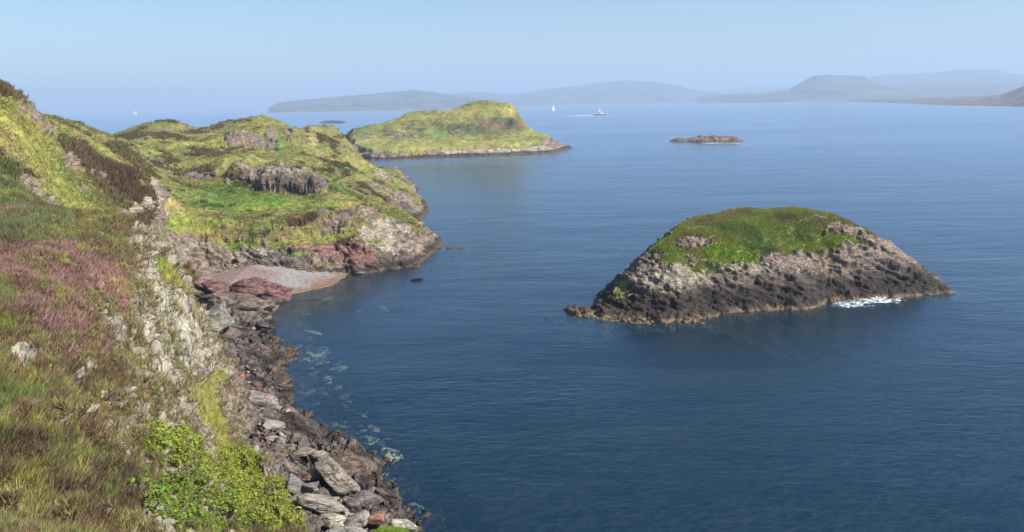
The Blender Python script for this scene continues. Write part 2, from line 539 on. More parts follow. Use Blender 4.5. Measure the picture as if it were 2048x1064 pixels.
N_patch = [
    (100, 530, 150, 60, 'hp', 0.9), (200, 550, 110, 50, 'hp', 0.9), (60, 500, 80, 25, 'hp', 0.9), (150, 490, 110, 16, 'hp', 0.9), (250, 540, 50, 30, 'hp', 0.7), (150, 590, 110, 40, 'hp', 0.8), (60, 600, 60, 40, 'hp', 0.7), (130, 640, 120, 30, 'hp', 0.8),
    (200, 690, 60, 30, 'hp', 0.45), (90, 560, 40, 8, 'ol', 0.5), (170, 610, 50, 10, 'hb', 0.7), (60, 620, 50, 10, 'hb', 0.7), (120, 510, 30, 7, 'hb', 0.5), (100, 500, 90, 18, 'hp', 0.9), (230, 580, 50, 30, 'hp', 0.6),
    (60, 430, 150, 50, 'gg', 0.95), (30, 385, 60, 40, 'gg', 0.95), (150, 455, 100, 16, 'ol', 0.8), (20, 350, 40, 30, 'dg', 0.8), (30, 415, 35, 8, 'hp', 0.5),
    (200, 480, 60, 10, 'hb', 0.4),
    (8, 575, 18, 40, 'g', 0.6), (8, 640, 14, 14, 'bg', 0.8), (60, 505, 14, 8, 'ol', 0.6),
    (300, 500, 40, 14, 'hb', 0.8), (350, 560, 40, 26, 'ol', 0.9), (385, 560, 22, 22, 'yg', 1.0), (330, 530, 50, 14, 'yg', 0.8), (400, 590, 12, 24, 'yg', 0.9),
    (40, 1000, 60, 60, 'ol', 0.9), (60, 960, 50, 40, 'yg', 0.6), (250, 1030, 60, 40, 'ol', 0.8), (130, 905, 40, 26, 'g', 0.6), (90, 860, 24, 14, 'bg', 0.4),
    (150, 850, 120, 60, 'hb', 0.8), (180, 960, 110, 70, 'hb', 0.8), (220, 760, 60, 50, 'hb', 0.5),
    (440, 900, 60, 60, 'g', 0.6), (520, 930, 36, 80, 'bg', 1.0), (550, 1000, 40, 60, 'yg', 0.9), (490, 880, 16, 30, 'bg', 0.9), (470, 1000, 60, 50, 'bg', 0.9),
    (410, 800, 50, 60, 'st', 0.9), (430, 760, 22, 50, 'yg', 0.8), (430, 860, 30, 50, 'yg', 0.8), (380, 790, 30, 50, 'yg', 0.7), (375, 660, 20, 60, 'ol', 0.5),
    (330, 640, 50, 60, 'rp', 1.0), (300, 590, 36, 40, 'rp', 0.8), (280, 680, 40, 40, 'rp', 0.9), (370, 660, 36, 60, 'rp', 0.9), (395, 720, 26, 50, 'rk', 0.9), (320, 760, 40, 36, 'rk', 0.8),
    (345, 600, 30, 30, 'rp', 0.9), (250, 640, 30, 30, 'rp', 0.7), (400, 640, 14, 50, 'rp', 0.9), (360, 740, 30, 30, 'rk', 0.8), (300, 530, 14, 8, 'rp', 1.0), (275, 518, 14, 6, 'rp', 1.0),
    (460, 860, 16, 50, 'rk', 1.0), (440, 800, 12, 30, 'rk', 0.8), (470, 800, 14, 60, 'rk', 1.0), (380, 850, 22, 30, 'rk', 0.8), (500, 870, 14, 40, 'rk', 1.0), (540, 950, 12, 60, 'rk', 1.0),
    (160, 890, 90, 40, 'db', 0.9), (240, 970, 50, 80, 'db', 0.9), (150, 980, 90, 26, 'db', 0.7), (60, 880, 60, 24, 'db', 0.6), (160, 760, 70, 20, 'db', 0.6),
    (340, 690, 66, 90, 'rp', 0.95), (300, 630, 44, 50, 'rp', 0.9), (400, 700, 20, 60, 'rp', 0.9), (300, 780, 50, 30, 'rk', 0.7), (120, 690, 120, 30, 'hp', 0.45),
    (230, 555, 60, 45, 'hp', 0.8), (240, 620, 50, 30, 'hp', 0.5), (320, 522, 44, 14, 'bg', 0.9), (355, 555, 34, 24, 'yg', 1.0), (388, 595, 14, 30, 'yg', 0.9), (300, 512, 12, 6, 'wh', 1.0),
    (415, 800, 40, 55, 'yg', 0.9), (440, 860, 26, 50, 'yg', 0.9), (385, 800, 30, 40, 'st', 0.8), (345, 700, 14, 50, 'ol', 0.8), (300, 640, 12, 40, 'hb', 0.8),
    (325, 600, 14, 30, 'wh', 1.0), (290, 680, 12, 40, 'wh', 1.0), (350, 650, 12, 30, 'wh', 0.9), (370, 700, 16, 26, 'wh', 0.8), (310, 740, 12, 26, 'wh', 0.8),
    (40, 720, 26, 20, 'rp', 0.9), (100, 740, 26, 10, 'rp', 0.9), (150, 758, 12, 7, 'rp', 1.0), (200, 790, 12, 12, 'rp', 1.0), (130, 835, 26, 18, 'rp', 0.9), (215, 878, 28, 12, 'rp', 1.0),
    (165, 830, 20, 12, 'rp', 0.7), (60, 700, 12, 10, 'rp', 0.8), (120, 1050, 24, 10, 'rp', 0.8), (10, 1030, 14, 16, 'rp', 0.6), (60, 810, 14, 6, 'rk', 0.5), (270, 880, 12, 16, 'rk', 0.6),
]
VN, nN, coverN, rockN, rcolN = finish_land(VN, nnr, nnc, 'hb', 'rn', N_patch, rockslope=(0.80, 0.97), veg_amp=0.30, veg_s=0.9, rk_amp=1.15, rk_s=2.2, seed=5, ribs=(1.4, 1.2, 0.4), post=[('hb', 1.1, 0.08, 0.5), ('ol', 1.6, 0.12, 0.7), ('g', 0.9, 0.26, 0.6), ('yg', 1.3, 0.24, 0.6), ('st', 0.8, 0.3, 0.4)],
    mot=[('ol', 2.2, 0.12, 0.75), ('g', 1.5, 0.30, 0.6), ('hp', 3.0, 0.28, 0.3)])
# the shingle strip under the boulders
sel = (sdist(N_foot, VN[:, 0], VN[:, 1]) < 0.2)
rockN = np.where(sel, 1.0, rockN)
rcolN = np.where(sel[:, None], np.array([0.12, 0.095, 0.08]), rcolN)
fN_ = grid_faces(nnr, nnc)
used, FF = vsub(VN, fN_, VN[:, 2] > -8.0)
link('headland', mesh_np('headland', VN[used], FF[:, ::-1], [M_N], attrs=dict(cover=coverN[used], rockm=rockN[used], rockcol=rcolN[used])), kind='structure')

# ---- MIDDLE COAST ------------------------------------------------------------
M_coast_px = [(690, 545), (720, 546), (760, 541), (820, 531), (862, 513), (893, 491), (870, 476), (845, 458), (832, 440), (846, 424), (845, 405), (832, 385),
              (815, 362), (800, 342), (785, 330)]
M_coast = [G(a, b)[:2] for a, b in M_coast_px] + [(-55, 345), (-70, 330), (-80, 290), (-170, 300), (-260, 300), (-260, -60), (-5, -60), (-5, 50), D(372, 570, 80)[:2], D(366, 535, 98)[:2], G(440, 548, 1.6)[:2], G(540, 550, 1.0)[:2], G(640, 550, 0.3)[:2]]
M_cols = [
    (-150, [(120, 104), (230, 90), (320, 76)]),
    (0, [(190, 104), (250, 94), (300, 85), (340, 78)]),
    (50, [(219, 106), (260, 99), (310, 90), (365, 80)]),
    (100, [(250, 114), (290, 105), (350, 94), (405, 84), (440, 77)]),
    (160, [(270, 134), (300, 123), (340, 112), (390, 100), (440, 89), (465, 80)]),
    (235, [(288, 150), (310, 135), (340, 124), (375, 116), (410, 107), (450, 98), (485, 88)]),
    (275, [(283, 205), (295, 185), (315, 160), (336, 123), (380, 116), (428, 108), (465, 100), (505, 90)]),
    (315, [(285, 205), (300, 190), (320, 175), (345, 158), (380, 117), (428, 111), (465, 102), (505, 94)]),
    (345, [(275, 215), (300, 193), (318, 180), (345, 165), (370, 150), (400, 131), (425, 119), (445, 112), (480, 103)]),
    (400, [(275, 217), (300, 193), (315, 180), (345, 163), (365, 155), (400, 134), (440, 117), (482, 106)]),
    (460, [(246, 245), (262, 228), (285, 205), (300, 192), (318, 176), (335, 163), (370, 152), (400, 134), (440, 117), (480, 106)]),
    (520, [(240, 240), (265, 212), (295, 200), (305, 190), (325, 172), (348, 157), (376, 149), (410, 130), (450, 115), (492, 105)]),
    (580, [(253, 232), (270, 208), (308, 188), (325, 172), (345, 154), (382, 146), (420, 127), (460, 115), (502, 107)]),
    (640, [(257, 240), (270, 225), (300, 205), (320, 190), (348, 168), (378, 150), (400, 140), (440, 124), (480, 114), (512, 109)]),
    (676, [(264, 240), (290, 215), (320, 200)]),
    (700, [(322, 300), (330, 250), (345, 205), (370, 170), (400, 147), (440, 130), (480, 119), (512, 113)]),
    (760, [(335, 290), (350, 235), (370, 195), (400, 165), (430, 145), (460, 131), (500, 119)]),
    (810, [(345, 265), (365, 225), (390, 190), (420, 165), (452, 143), (480, 131)]),
    (850, [(487, 133)]), (780, [(437, 143), (450, 137)])]
M_pts = [D(px, py, d_) for px, rows in M_cols for py, d_ in rows]
M_pts += pts((300, 268, 'd', 225), (330, 249, 'd', 250), (385, 254, 'd', 245), (430, 252, 'd', 243), (550, 243, 'd', 238), (235, 283, 'd', 175), (250, 276, 'd', 215))
M_pts += [(-70, 290, 4), (-110, 290, 6), (-150, 280, 8), (-190, 270, 6), (-130, 200, 12), (-170, 200, 12), (-100, 130, 30), (-140, 120, 36), (-110, 80, 32), (-92, 150, 17), (-92, 180, 13), (-180, 150, 26), (-55, 285, 3)]
m_rings = [74.0]
while m_rings[-1] < 360:
    m_rings.append(m_rings[-1] * (1.0012 if 99 < m_rings[-1] < 124 or 144 < m_rings[-1] < 158 else 1.0032))
m_az, m_d = np.meshgrid(np.radians(np.linspace(-42, -4, 640)), np.array(m_rings))
mX, mY, mnr, mnc = (m_d * np.sin(m_az)).ravel(), (m_d * np.cos(m_az)).ravel(), len(m_rings), 640
P2 = np.stack([mX, mY, 0 * mX], 1)
T = rbf(M_pts, 3.0)(mX, mY)
# crags: the ground steps up along rough lines
def crag(T, x, y, p0, p1, hgt, wid, seed=0, face=1.0):
    """a rough-faced rise along p0-p1, steep towards the camera side, fading behind"""
    p0, p1 = np.array(p0[:2]), np.array(p1[:2])
    e = p1 - p0
    L = np.linalg.norm(e)
    e /= L
    nrm = np.array([-e[1], e[0]])
    if nrm @ (p0 + p1) < 0:
        nrm = -nrm
    Q = np.stack([x, y, 0 * x], 1)
    wob = fbm(Q, wid * 1.2, 2, 71 + seed, 0.5) * wid * 0.5
    s = ((x - p0[0]) * e[0] + (y - p0[1]) * e[1]) / L
    t = (x - p0[0]) * nrm[0] + (y - p0[1]) * nrm[1] + wob
    env = sst(-0.12, 0.12, s + fbm(Q, wid, 3, 5 + seed) * 0.08) * (1 - sst(0.88, 1.12, s))
    prof = sst(0, face, t) * (1 - sst(wid * 0.4, wid * 2.2, t)) * (0.75 + 0.35 * fbm(Q, wid * 0.5, 3, 44 + seed))
    hh = hgt * (0.75 + 0.5 * fbm(Q, wid * 0.8, 3, 99 + seed))
    return T + env * prof * hh
for k_, (a_, b_, h_, w_, f_) in enumerate([
        ((515, 372, 149), (650, 388, 146), 3.0, 7, 0.7), ((440, 366, 156), (525, 374, 150), 2.4, 7, 0.7), ((375, 358, 160), (432, 368, 157), 1.8, 6, 0.8), ((250, 330, 140), (330, 345, 150), 1.2, 8, 1),
        ((445, 290, 202), (530, 298, 199), 1.8, 9, 2), ((530, 300, 197), (690, 310, 200), 2.2, 12, 2.5), ((690, 424, 137), (790, 430, 146), 0.9, 4, 0.7), ((650, 402, 141), (720, 404, 147), 0.9, 4, 0.7),
        ((330, 303, 189), (420, 300, 194), 0.9, 7, 1), ((260, 300, 190), (390, 272, 222), 1.0, 10, 2), ((560, 262, 212), (600, 300, 195), 1.5, 8, 2), ((600, 470, 113), (660, 466, 118), 0.8, 3, 0.6), ((420, 460, 112), (520, 466, 111), 0.5, 3, 0.6)]):
    T = crag(T, mX, mY, D(*a_), D(*b_), h_, w_, k_ + 1, f_)
# spur with a rocky nose
def ridge(T, x, y, line, hgt, wid, seed=0):
    best = np.full(x.shape, 1e9)
    hh = np.zeros(x.shape)
    for i in range(len(line) - 1):
        a, b = np.array(line[i][:2]), np.array(line[i + 1][:2])
        e = b - a
        t = np.clip(((x - a[0]) * e[0] + (y - a[1]) * e[1]) / (e @ e), 0, 1)
        d = np.hypot(x - a[0] - t * e[0], y - a[1] - t * e[1])
        h_ = hgt[i] * (1 - t) + hgt[i + 1] * t
        hh = np.where(d < best, h_, hh)
        best = np.minimum(best, d)
    Q = np.stack([x, y, 0 * x], 1)
    best = best + fbm(Q, wid, 4, seed) * wid * 0.3
    return T + hh * (1 - sst(wid * 0.15, wid, best))
def mound(T, x, y, c, hgt, rx, ry, seed=0):
    """a knoll or (negative) hollow: rx across, ry along the line of sight"""
    e_ = np.array(c[:2]) / np.linalg.norm(c[:2])
    u_, v_ = (x - c[0]) * e_[1] - (y - c[1]) * e_[0], (x - c[0]) * e_[0] + (y - c[1]) * e_[1]
    r_2 = np.hypot(u_ / rx, v_ / ry) + fbm(np.stack([x, y, 0 * x], 1), rx * 0.7, 4, 200 + seed) * 0.25
    return T + hgt * (1 - sst(0.45, 1.05, r_2))
for k_, (px_, d_, h_, rx_, ry_) in enumerate([(318, 246, 0.5, 9, 8), (350, 248, 0.5, 9, 8), (405, 243, -0.7, 6, 12), (490, 242, 0.7, 11, 9), (545, 238, 0.6, 8, 8), (603, 238, -1.3, 4, 12), (650, 240, 0.9, 7, 8),
        (480, 205, 1.6, 8, 7), (400, 191, 1.1, 7, 6), (300, 178, 1.0, 7, 7), (350, 172, -0.8, 7, 7), (600, 165, 1.0, 7, 6), (480, 164, 1.2, 6, 5), (660, 178, -1.2, 7, 9), (700, 185, 1.2, 6, 7), (545, 128, -0.7, 6, 5), (650, 125, 0.9, 4, 4),
        (470, 118, 0.7, 3.5, 3), (560, 118, 0.6, 3, 3), (750, 170, 1.0, 5, 6), (250, 118, 0.9, 3, 3), (205, 121, 0.8, 3, 3), (150, 125, 0.8, 4, 4)]):
    T = mound(T, mX, mY, D(px_, 400, d_), h_, rx_, ry_, k_)
T = T + fbm(P2, 14, 4, 3) * 0.5 + fbm(P2, 5, 3, 4) * 0.35
sd0 = sdist(M_coast, mX, mY)
dd = sd0 + fbm(P2, 7, 3, 22, 0.5) * 1.8
steep = np.clip(1.05 + 1.3 * fbm(P2, 9, 3, 91), 1.0, 2.4)
cliff = 0.0 + np.where(dd > 0, np.minimum(dd, 5) * steep + np.maximum(dd - 5, 0) * 2.5 + 0.5 * np.abs(fbm(P2, 3, 3, 92)) * sst(0, 2, dd), dd * 1.0)
Z = smin(T, cliff, 1.2)
Z = np.maximum(Z, -9)
VM = np.stack([mX, mY, Z], 1)
M_patch = [
    # left hill and valley
    (60, 290, 130, 90, 'yg', 0.9), (150, 400, 120, 50, 'yg', 1.0), (250, 450, 130, 30, 'yg', 0.8), (330, 465, 80, 16, 'bg', 0.5), (120, 445, 60, 20, 'bg', 0.3),
    (10, 172, 14, 18, 'hb', 1.0), (40, 230, 40, 8, 'hb', 0.5), (50, 240, 20, 6, 'hb', 0.6), (60, 262, 30, 6, 'hb', 0.4), (30, 262, 14, 6, 'hb', 0.4), (50, 300, 40, 9, 'ol', 0.5),
    (15, 340, 22, 26, 'dg', 0.9),
    # spur
    (130, 280, 45, 22, 'hb', 1.0), (190, 305, 60, 36, 'hb', 1.0), (230, 345, 62, 46, 'hb', 1.0), (275, 380, 40, 40, 'hb', 0.9), (130, 345, 50, 20, 'g', 0.5), (170, 350, 60, 30, 'ol', 0.6),
    (290, 410, 30, 30, 'hb', 1.0), (310, 360, 7, 22, 'rp', 0.9), (318, 400, 8, 20, 'rp', 0.8), (335, 425, 9, 14, 'rp', 1.0), (300, 405, 9, 14, 'rp', 0.9), (275, 420, 10, 12, 'rp', 0.7),
    (145, 308, 12, 5, 'rp', 0.9), (205, 348, 16, 8, 'rk', 0.7), (185, 345, 8, 5, 'rp', 0.7), (350, 410, 22, 16, 'st', 1.0),
    # upland behind spur
    (270, 305, 60, 26, 'hb', 0.9), (330, 320, 60, 26, 'hb', 0.9), (390, 340, 40, 20, 'hb', 0.8), (400, 298, 40, 12, 'hb', 0.85), (340, 295, 50, 10, 'ol', 0.6),
    (310, 262, 70, 14, 'hb', 0.95), (345, 255, 50, 9, 'hp', 0.45), (258, 270, 26, 8, 'dg', 0.9), (460, 245, 40, 6, 'hb', 0.8), (400, 255, 30, 5, 'hb', 0.6),
    (450, 280, 90, 12, 'yg', 0.9), (400, 320, 60, 10, 'yg', 0.8), (340, 283, 60, 7, 'yg', 0.7), (470, 310, 90, 10, 'yg', 0.7), (470, 258, 40, 8, 'yg', 0.8), (520, 240, 50, 6, 'yg', 0.8),
    (485, 272, 34, 16, 'rk', 0.95), (505, 285, 30, 10, 'hb', 0.6), (520, 280, 16, 14, 'rk', 0.8), (560, 275, 30, 25, 'g', 0.6), (575, 290, 22, 20, 'g', 0.6), (600, 285, 30, 40, 'ol', 0.7), (545, 270, 12, 30, 'rk', 0.7), (585, 262, 16, 20, 'rk', 0.5), (470, 245, 30, 8, 'ol', 0.5),
    (650, 268, 36, 20, 'hb', 0.85), (632, 275, 10, 26, 'st', 0.7), (675, 285, 14, 22, 'hb', 0.8), (685, 320, 40, 14, 'dg', 0.85), (700, 335, 30, 9, 'hb', 0.5), (640, 320, 24, 14, 'ol', 0.8),
    (560, 318, 70, 10, 'ol', 0.7), (560, 330, 30, 8, 'rk', 0.6), (620, 345, 50, 12, 'yg', 0.5),
    (580, 355, 75, 22, 'rk', 1.0), (600, 365, 60, 16, 'rd', 0.7), (510, 345, 50, 16, 'rk', 1.0), (540, 352, 50, 14, 'rd', 0.6), (560, 336, 70, 6, 'rp', 0.6), (480, 335, 30, 18, 'rk', 0.9), (455, 345, 30, 14, 'hb', 0.7), (470, 325, 14, 8, 'rp', 0.9), (400, 348, 20, 10, 'rd', 0.9), (385, 345, 26, 9, 'rk', 0.6), (340, 340, 24, 10, 'rk', 0.5), (300, 322, 18, 6, 'rk', 0.6),
    # meadow
    (480, 390, 130, 26, 'g', 1.0), (540, 400, 120, 20, 'bg', 0.5), (680, 365, 70, 20, 'g', 0.8), (450, 370, 60, 14, 'g', 0.8), (700, 380, 60, 14, 'g', 0.8), (540, 380, 40, 8, 'ol', 0.4),
    (520, 425, 150, 14, 'ol', 0.7), (430, 425, 60, 6, 'hb', 0.5), (380, 448, 90, 16, 'bg', 0.6), (450, 455, 90, 8, 'yg', 0.7), (560, 460, 100, 18, 'ol', 0.6), (560, 440, 70, 6, 'hb', 0.5),
    (470, 462, 30, 10, 'hb', 0.5), (540, 468, 50, 10, 'hb', 0.5), (400, 440, 22, 8, 'rk', 0.5), (470, 490, 60, 12, 'bg', 0.8), (540, 495, 50, 12, 'g', 0.7), (650, 440, 60, 22, 'hb', 0.55), (680, 445, 40, 12, 'rk', 0.6), (740, 420, 40, 14, 'rk', 0.7), (760, 370, 26, 18, 'rk', 0.6),
    (810, 390, 26, 26, 'rk', 0.9), (770, 345, 20, 14, 'rp', 0.6), (790, 400, 30, 10, 'rd', 0.9), (820, 412, 24, 12, 'rd', 1.0), (700, 425, 34, 5, 'rd', 0.9), (650, 420, 14, 5, 'rd', 0.9), (740, 425, 24, 6, 'rk', 0.9),
    (735, 450, 40, 10, 'ol', 0.7), (690, 465, 30, 8, 'bg', 0.5),
    # promontory and cliffs by the cove
    (790, 480, 75, 40, 'rp', 1.0), (780, 450, 50, 22, 'rp', 1.0), (800, 445, 30, 7, 'rd', 0.7), (760, 478, 30, 8, 'yg', 0.6), (830, 480, 50, 30, 'rk', 0.9), (740, 460, 20, 12, 'rp', 0.8), (860, 490, 30, 10, 'rd', 1.0), (780, 520, 90, 16, 'rd', 0.9),
    (670, 500, 50, 22, 'rr', 1.0), (705, 500, 22, 28, 'rr', 1.0), (620, 495, 40, 10, 'rr', 0.9), (735, 505, 16, 20, 'rr', 0.8),
    (350, 505, 40, 30, 'rk', 1.0), (400, 500, 30, 26, 'rk', 1.0), (345, 495, 12, 18, 'rp', 0.8), (440, 500, 20, 18, 'hb', 0.8), (500, 510, 30, 18, 'rk', 0.9), (540, 520, 60, 22, 'rk', 0.9), (590, 520, 50, 22, 'rk', 1.0), (450, 530, 70, 12, 'rk', 0.9),
    (620, 515, 30, 16, 'rk', 0.8), (660, 535, 30, 6, 'rp', 1.0), (480, 508, 60, 22, 'rk', 1.0), (560, 518, 70, 22, 'rd', 0.9), (430, 520, 50, 18, 'rk', 1.0), (390, 500, 60, 22, 'rk', 1.0), (520, 500, 40, 8, 'rp', 0.7), (380, 488, 30, 8, 'rp', 0.7), (470, 490, 16, 8, 'g', 0.8), (600, 502, 30, 5, 'g', 0.7),
]
VM, nM, coverM, rockM, rcolM = finish_land(VM, mnr, mnc, 'ol', 'rk', M_patch, rockslope=(0.76, 0.98), veg_amp=0.4, veg_s=2.2, rk_amp=1.2, rk_s=3.0, seed=15, post=[('hb', 4, 0.22, 0.6), ('g', 5, 0.2, 0.45), ('st', 6, 0.3, 0.5), ('dg', 3, 0.32, 0.5)],
    mot=[('yg', 9, 0.08, 0.6), ('hb', 5, 0.18, 0.8), ('g', 6, 0.2, 0.6)])
fM = grid_faces(mnr, mnc)
used, FF = vsub(VM, fM, VM[:, 2] > -8)
link('coastal_hills', mesh_np('coastal_hills', VM[used], FF[:, ::-1], [M_M], attrs=dict(cover=coverM[used], rockm=rockM[used], rockcol=rcolM[used])), kind='structure')

# ---- FAR PENINSULA -----------------------------------------------------------
P_front = [(690, 316), (740, 320), (800, 318), (870, 315), (960, 312), (1040, 308), (1100, 304), (1143, 296)]
P_coast = [G(a, b)[:2] for a, b in P_front] + [D(1142, 290, 432)[:2], D(1118, 280, 462)[:2], D(1085, 272, 500)[:2], D(950, 260, 500)[:2], D(800, 260, 500)[:2],
           D(720, 260, 510)[:2], D(672, 265, 505)[:2], D(668, 290, 440)[:2]]
P_pts = pts((700, 306, 'd', 365), (760, 300, 'd', 372), (850, 295, 'd', 378), (950, 290, 'd', 386), (1040, 288, 'd', 392), (1090, 286, 'd', 402), (1125, 284, 'd', 410),
    (700, 280, 'd', 410), (760, 275, 'd', 412), (850, 272, 'd', 408), (950, 272, 'd', 408), (1030, 270, 'd', 410), (1075, 270, 'd', 418),
    (695, 256, 'd', 465), (740, 240, 'd', 455), (800, 226, 'd', 452), (865, 218, 'd', 455), (905, 219, 'd', 455), (940, 209, 'd', 455), (990, 208, 'd', 450), (1028, 213, 'd', 440), (1040, 240, 'd', 434), (1060, 260, 'd', 426),
    (1105, 278, 'd', 422), (780, 262, 'd', 425), (860, 250, 'd', 425), (930, 245, 'd', 425), (1000, 240, 'd', 424), (1030, 250, 'd', 420))
P_pts += pts((1052, 248, 'd', 430), (1066, 262, 'd', 425), (1090, 273, 'd', 420), (1015, 258, 'd', 420), (690, 258, 'd', 455), (1042, 243, 'd', 444))
P_pts += [(*D(1058, 262, 452)[:2], 9), (*D(1080, 272, 450)[:2], 6), (*D(1045, 262, 470)[:2], 9), (*D(1100, 280, 445)[:2], 3.5), (*D(1125, 285, 430)[:2], 2.5)]
P_pts += [(*D(800, 230, 485)[:2], 12), (*D(950, 230, 485)[:2], 12), (*D(720, 230, 490)[:2], 6), (*D(1030, 230, 470)[:2], 8)]
pa = D(660, 300, 340)
gx = np.linspace(-118, 42, 520)
gy = np.linspace(330, 515, 420)
X, Y = np.meshgrid(gx, gy)
X, Y = X.ravel(), Y.ravel()
P2 = np.stack([X, Y, 0 * X], 1)
T = rbf(P_pts, 2.5)(X, Y)
for k_, (px_, d_, h_, rx_, ry_) in enumerate([(720, 455, -3.5, 16, 20), (775, 458, -2.5, 14, 20), (905, 455, -1.6, 7, 14), (970, 450, 0.8, 12, 12), (830, 425, -1.0, 12, 8), (1000, 424, -1.2, 8, 7)]):
    T = mound(T, X, Y, D(px_, 300, d_), h_, rx_, ry_, 40 + k_)
T = crag(T, X, Y, D(880, 255, 420), D(1040, 250, 415), 3.0, 12, 21, 4)
T = crag(T, X, Y, D(760, 268, 425), D(860, 266, 415), 2.5, 10, 22, 3)
T = T + fbm(P2, 16, 4, 2) * 1.3 + fbm(P2, 6, 3, 5) * 0.5
dd = sdist(P_coast, X, Y) + fbm(P2, 7, 4, 12, 0.6) * 1.8
cliff = np.where(dd > 0, smin(dd * 1.3, 2.6 + np.maximum(dd - 4, 0) * 2.2, 0.8), dd * 0.5)
Z = np.maximum(smin(T, cliff, 1.0), -4)
VP = np.stack([X, Y, Z], 1)
P_patch = [
    (850, 285, 160, 16, 'yg', 1.0), (1000, 285, 90, 10, 'yg', 0.9), (950, 215, 90, 10, 'yg', 1.0), (820, 228, 80, 10, 'yg', 1.0), (1050, 280, 50, 10, 'yg', 0.8),
    (930, 250, 50, 12, 'dg', 1.0), (1000, 240, 44, 14, 'hb', 0.9), (975, 256, 34, 8, 'dg', 0.8), (1020, 232, 20, 10, 'dg', 0.9), (1045, 238, 12, 24, 'hb', 0.8), (880, 262, 26, 12, 'g', 0.7), (740, 250, 50, 12, 'g', 0.6), (700, 245, 30, 8, 'hb', 0.5), (800, 245, 60, 7, 'ol', 0.8), (850, 240, 40, 8, 'ol', 0.7),
    (800, 263, 14, 7, 'rk', 0.9), (780, 262, 14, 6, 'rd', 0.7), (825, 264, 8, 6, 'rk', 0.8), (910, 255, 20, 6, 'rk', 0.5), (740, 275, 60, 4, 'st', 0.6), (715, 292, 24, 4, 'hb', 0.4), (760, 290, 60, 5, 'st', 0.3),
    (980, 297, 110, 7, 'rp', 1.0), (900, 299, 50, 6, 'rp', 0.9), (1080, 292, 40, 8, 'rp', 0.9), (1120, 291, 26, 12, 'rk', 1.0), (790, 309, 60, 7, 'rk', 1.0), (740, 305, 30, 7, 'rk', 0.9),
]
VP, _, c_, r_, rc_ = finish_land(VP, 420, 520, 'ol', 'rk', P_patch, rockslope=(0.70, 0.95), veg_amp=0.35, veg_s=4.0, rk_amp=1.0, rk_s=5, seed=25, post=[('hb', 7, 0.25, 0.6), ('dg', 5, 0.28, 0.5)],
    mot=[('yg', 12, -0.05, 0.8), ('g', 8, 0.2, 0.5)])
fP = grid_faces(420, 520)
used, FF = vsub(VP, fP, VP[:, 2] > -3.5)
link('peninsula', mesh_np('peninsula', VP[used], FF, [M_P], attrs=dict(cover=c_[used], rockm=r_[used], rockcol=rc_[used])), kind='structure')

# ---- ISLET -------------------------------------------------------------------
I_front = [(1146, 622), (1200, 630), (1290, 637), (1370, 642), (1430, 636), (1470, 626), (1540, 624), (1600, 622), (1648, 617), (1665, 606), (1760, 600), (1830, 597), (1880, 592), (1900, 586)]
I_coast = [G(a, b)[:2] for a, b in I_front] + [G(1897, 568)[:2], G(1852, 545)[:2], G(1795, 512)[:2], G(1640, 478)[:2], G(1450, 485)[:2], G(1300, 520)[:2], G(1225, 560)[:2], G(1185, 596)[:2], G(1180, 612)[:2]]
I_pts = pts((1285, 500, 'z', 6.2), (1330, 525, 'z', 5.2), (1400, 522, 'z', 5.4), (1450, 525, 'z', 5.2), (1500, 508, 'z', 5.8), (1600, 500, 'z', 5.9), (1700, 488, 'z', 6.0), (1750, 474, 'z', 6.2),
    (1300, 462, 'z', 7.8), (1390, 440, 'z', 8.6), (1460, 425, 'z', 9.2), (1505, 419, 'z', 9.5), (1540, 426, 'z', 9.1), (1580, 422, 'z', 9.2), (1660, 435, 'z', 8.4), (1720, 457, 'z', 7.2),
    (1400, 470, 'z', 7.4), (1500, 465, 'z', 7.8), (1600, 460, 'z', 7.8), (1450, 490, 'z', 6.6), (1650, 480, 'z', 6.6),
    (1800, 505, 'z', 4.4), (1850, 545, 'z', 2.2), (1880, 575, 'z', 0.8), (1765, 488, 'z', 4.6), (1800, 512, 'z', 2.8), (1850, 552, 'z', 0.9), (1250, 555, 'z', 3.2), (1200, 600, 'z', 1.0))
I_pts += [(20, 120, 5), (30, 122, 5), (38, 118, 4)]
inx, iny = 620, 480
gx = np.linspace(4, 62, inx)
gy = np.linspace(84, 134, iny)
X, Y = np.meshgrid(gx, gy)
X, Y = X.ravel(), Y.ravel()
P2 = np.stack([X, Y, 0 * X], 1)
T = rbf(I_pts, 3.0)(X, Y)
T = crag(T, X, Y, G(1340, 497, 6.0), G(1430, 500, 6.0), 1.2, 3, 31, 1)
T = T + fbm(P2, 7, 4, 2) * 0.55
dd = sdist(I_coast, X, Y) - 0.8 + fbm(P2, 5, 4, 12, 0.55) * 1.2
apron = 0.10 + 0.5 * sst(-0.2, 0.5, fbm(P2, 5, 2, 77))
cliff = np.where(dd > 0, dd * 1.02 - 0.55 * sst(0, 1.6, dd) * 1, dd * 1.5)
cliff = np.where((dd > 0) & (dd < 1.4), np.maximum(cliff, 0.25 * sst(0, .3, dd)), cliff)
rline = [G(1166, 624), G(1185, 626), G(1215, 630), G(1290, 636), G(1370, 640)]
rdst = np.full(X.shape, 99.0)
for a_, b_ in zip(rline[:-1], rline[1:]):
    e_ = (b_ - a_)[:2]
    t_ = np.clip(((X - a_[0]) * e_[0] + (Y - a_[1]) * e_[1]) / (e_ @ e_), 0, 1)
    rdst = np.minimum(rdst, np.hypot(X - a_[0] - t_ * e_[0], Y - a_[1] - t_ * e_[1]))
reefz = 0.38 - rdst * 0.42 + fbm(P2, 1.4, 4, 63) * 0.4
Z = np.maximum(np.maximum(smin(T, cliff, 0.7), reefz), -7)
VI = np.stack([X, Y, Z], 1)
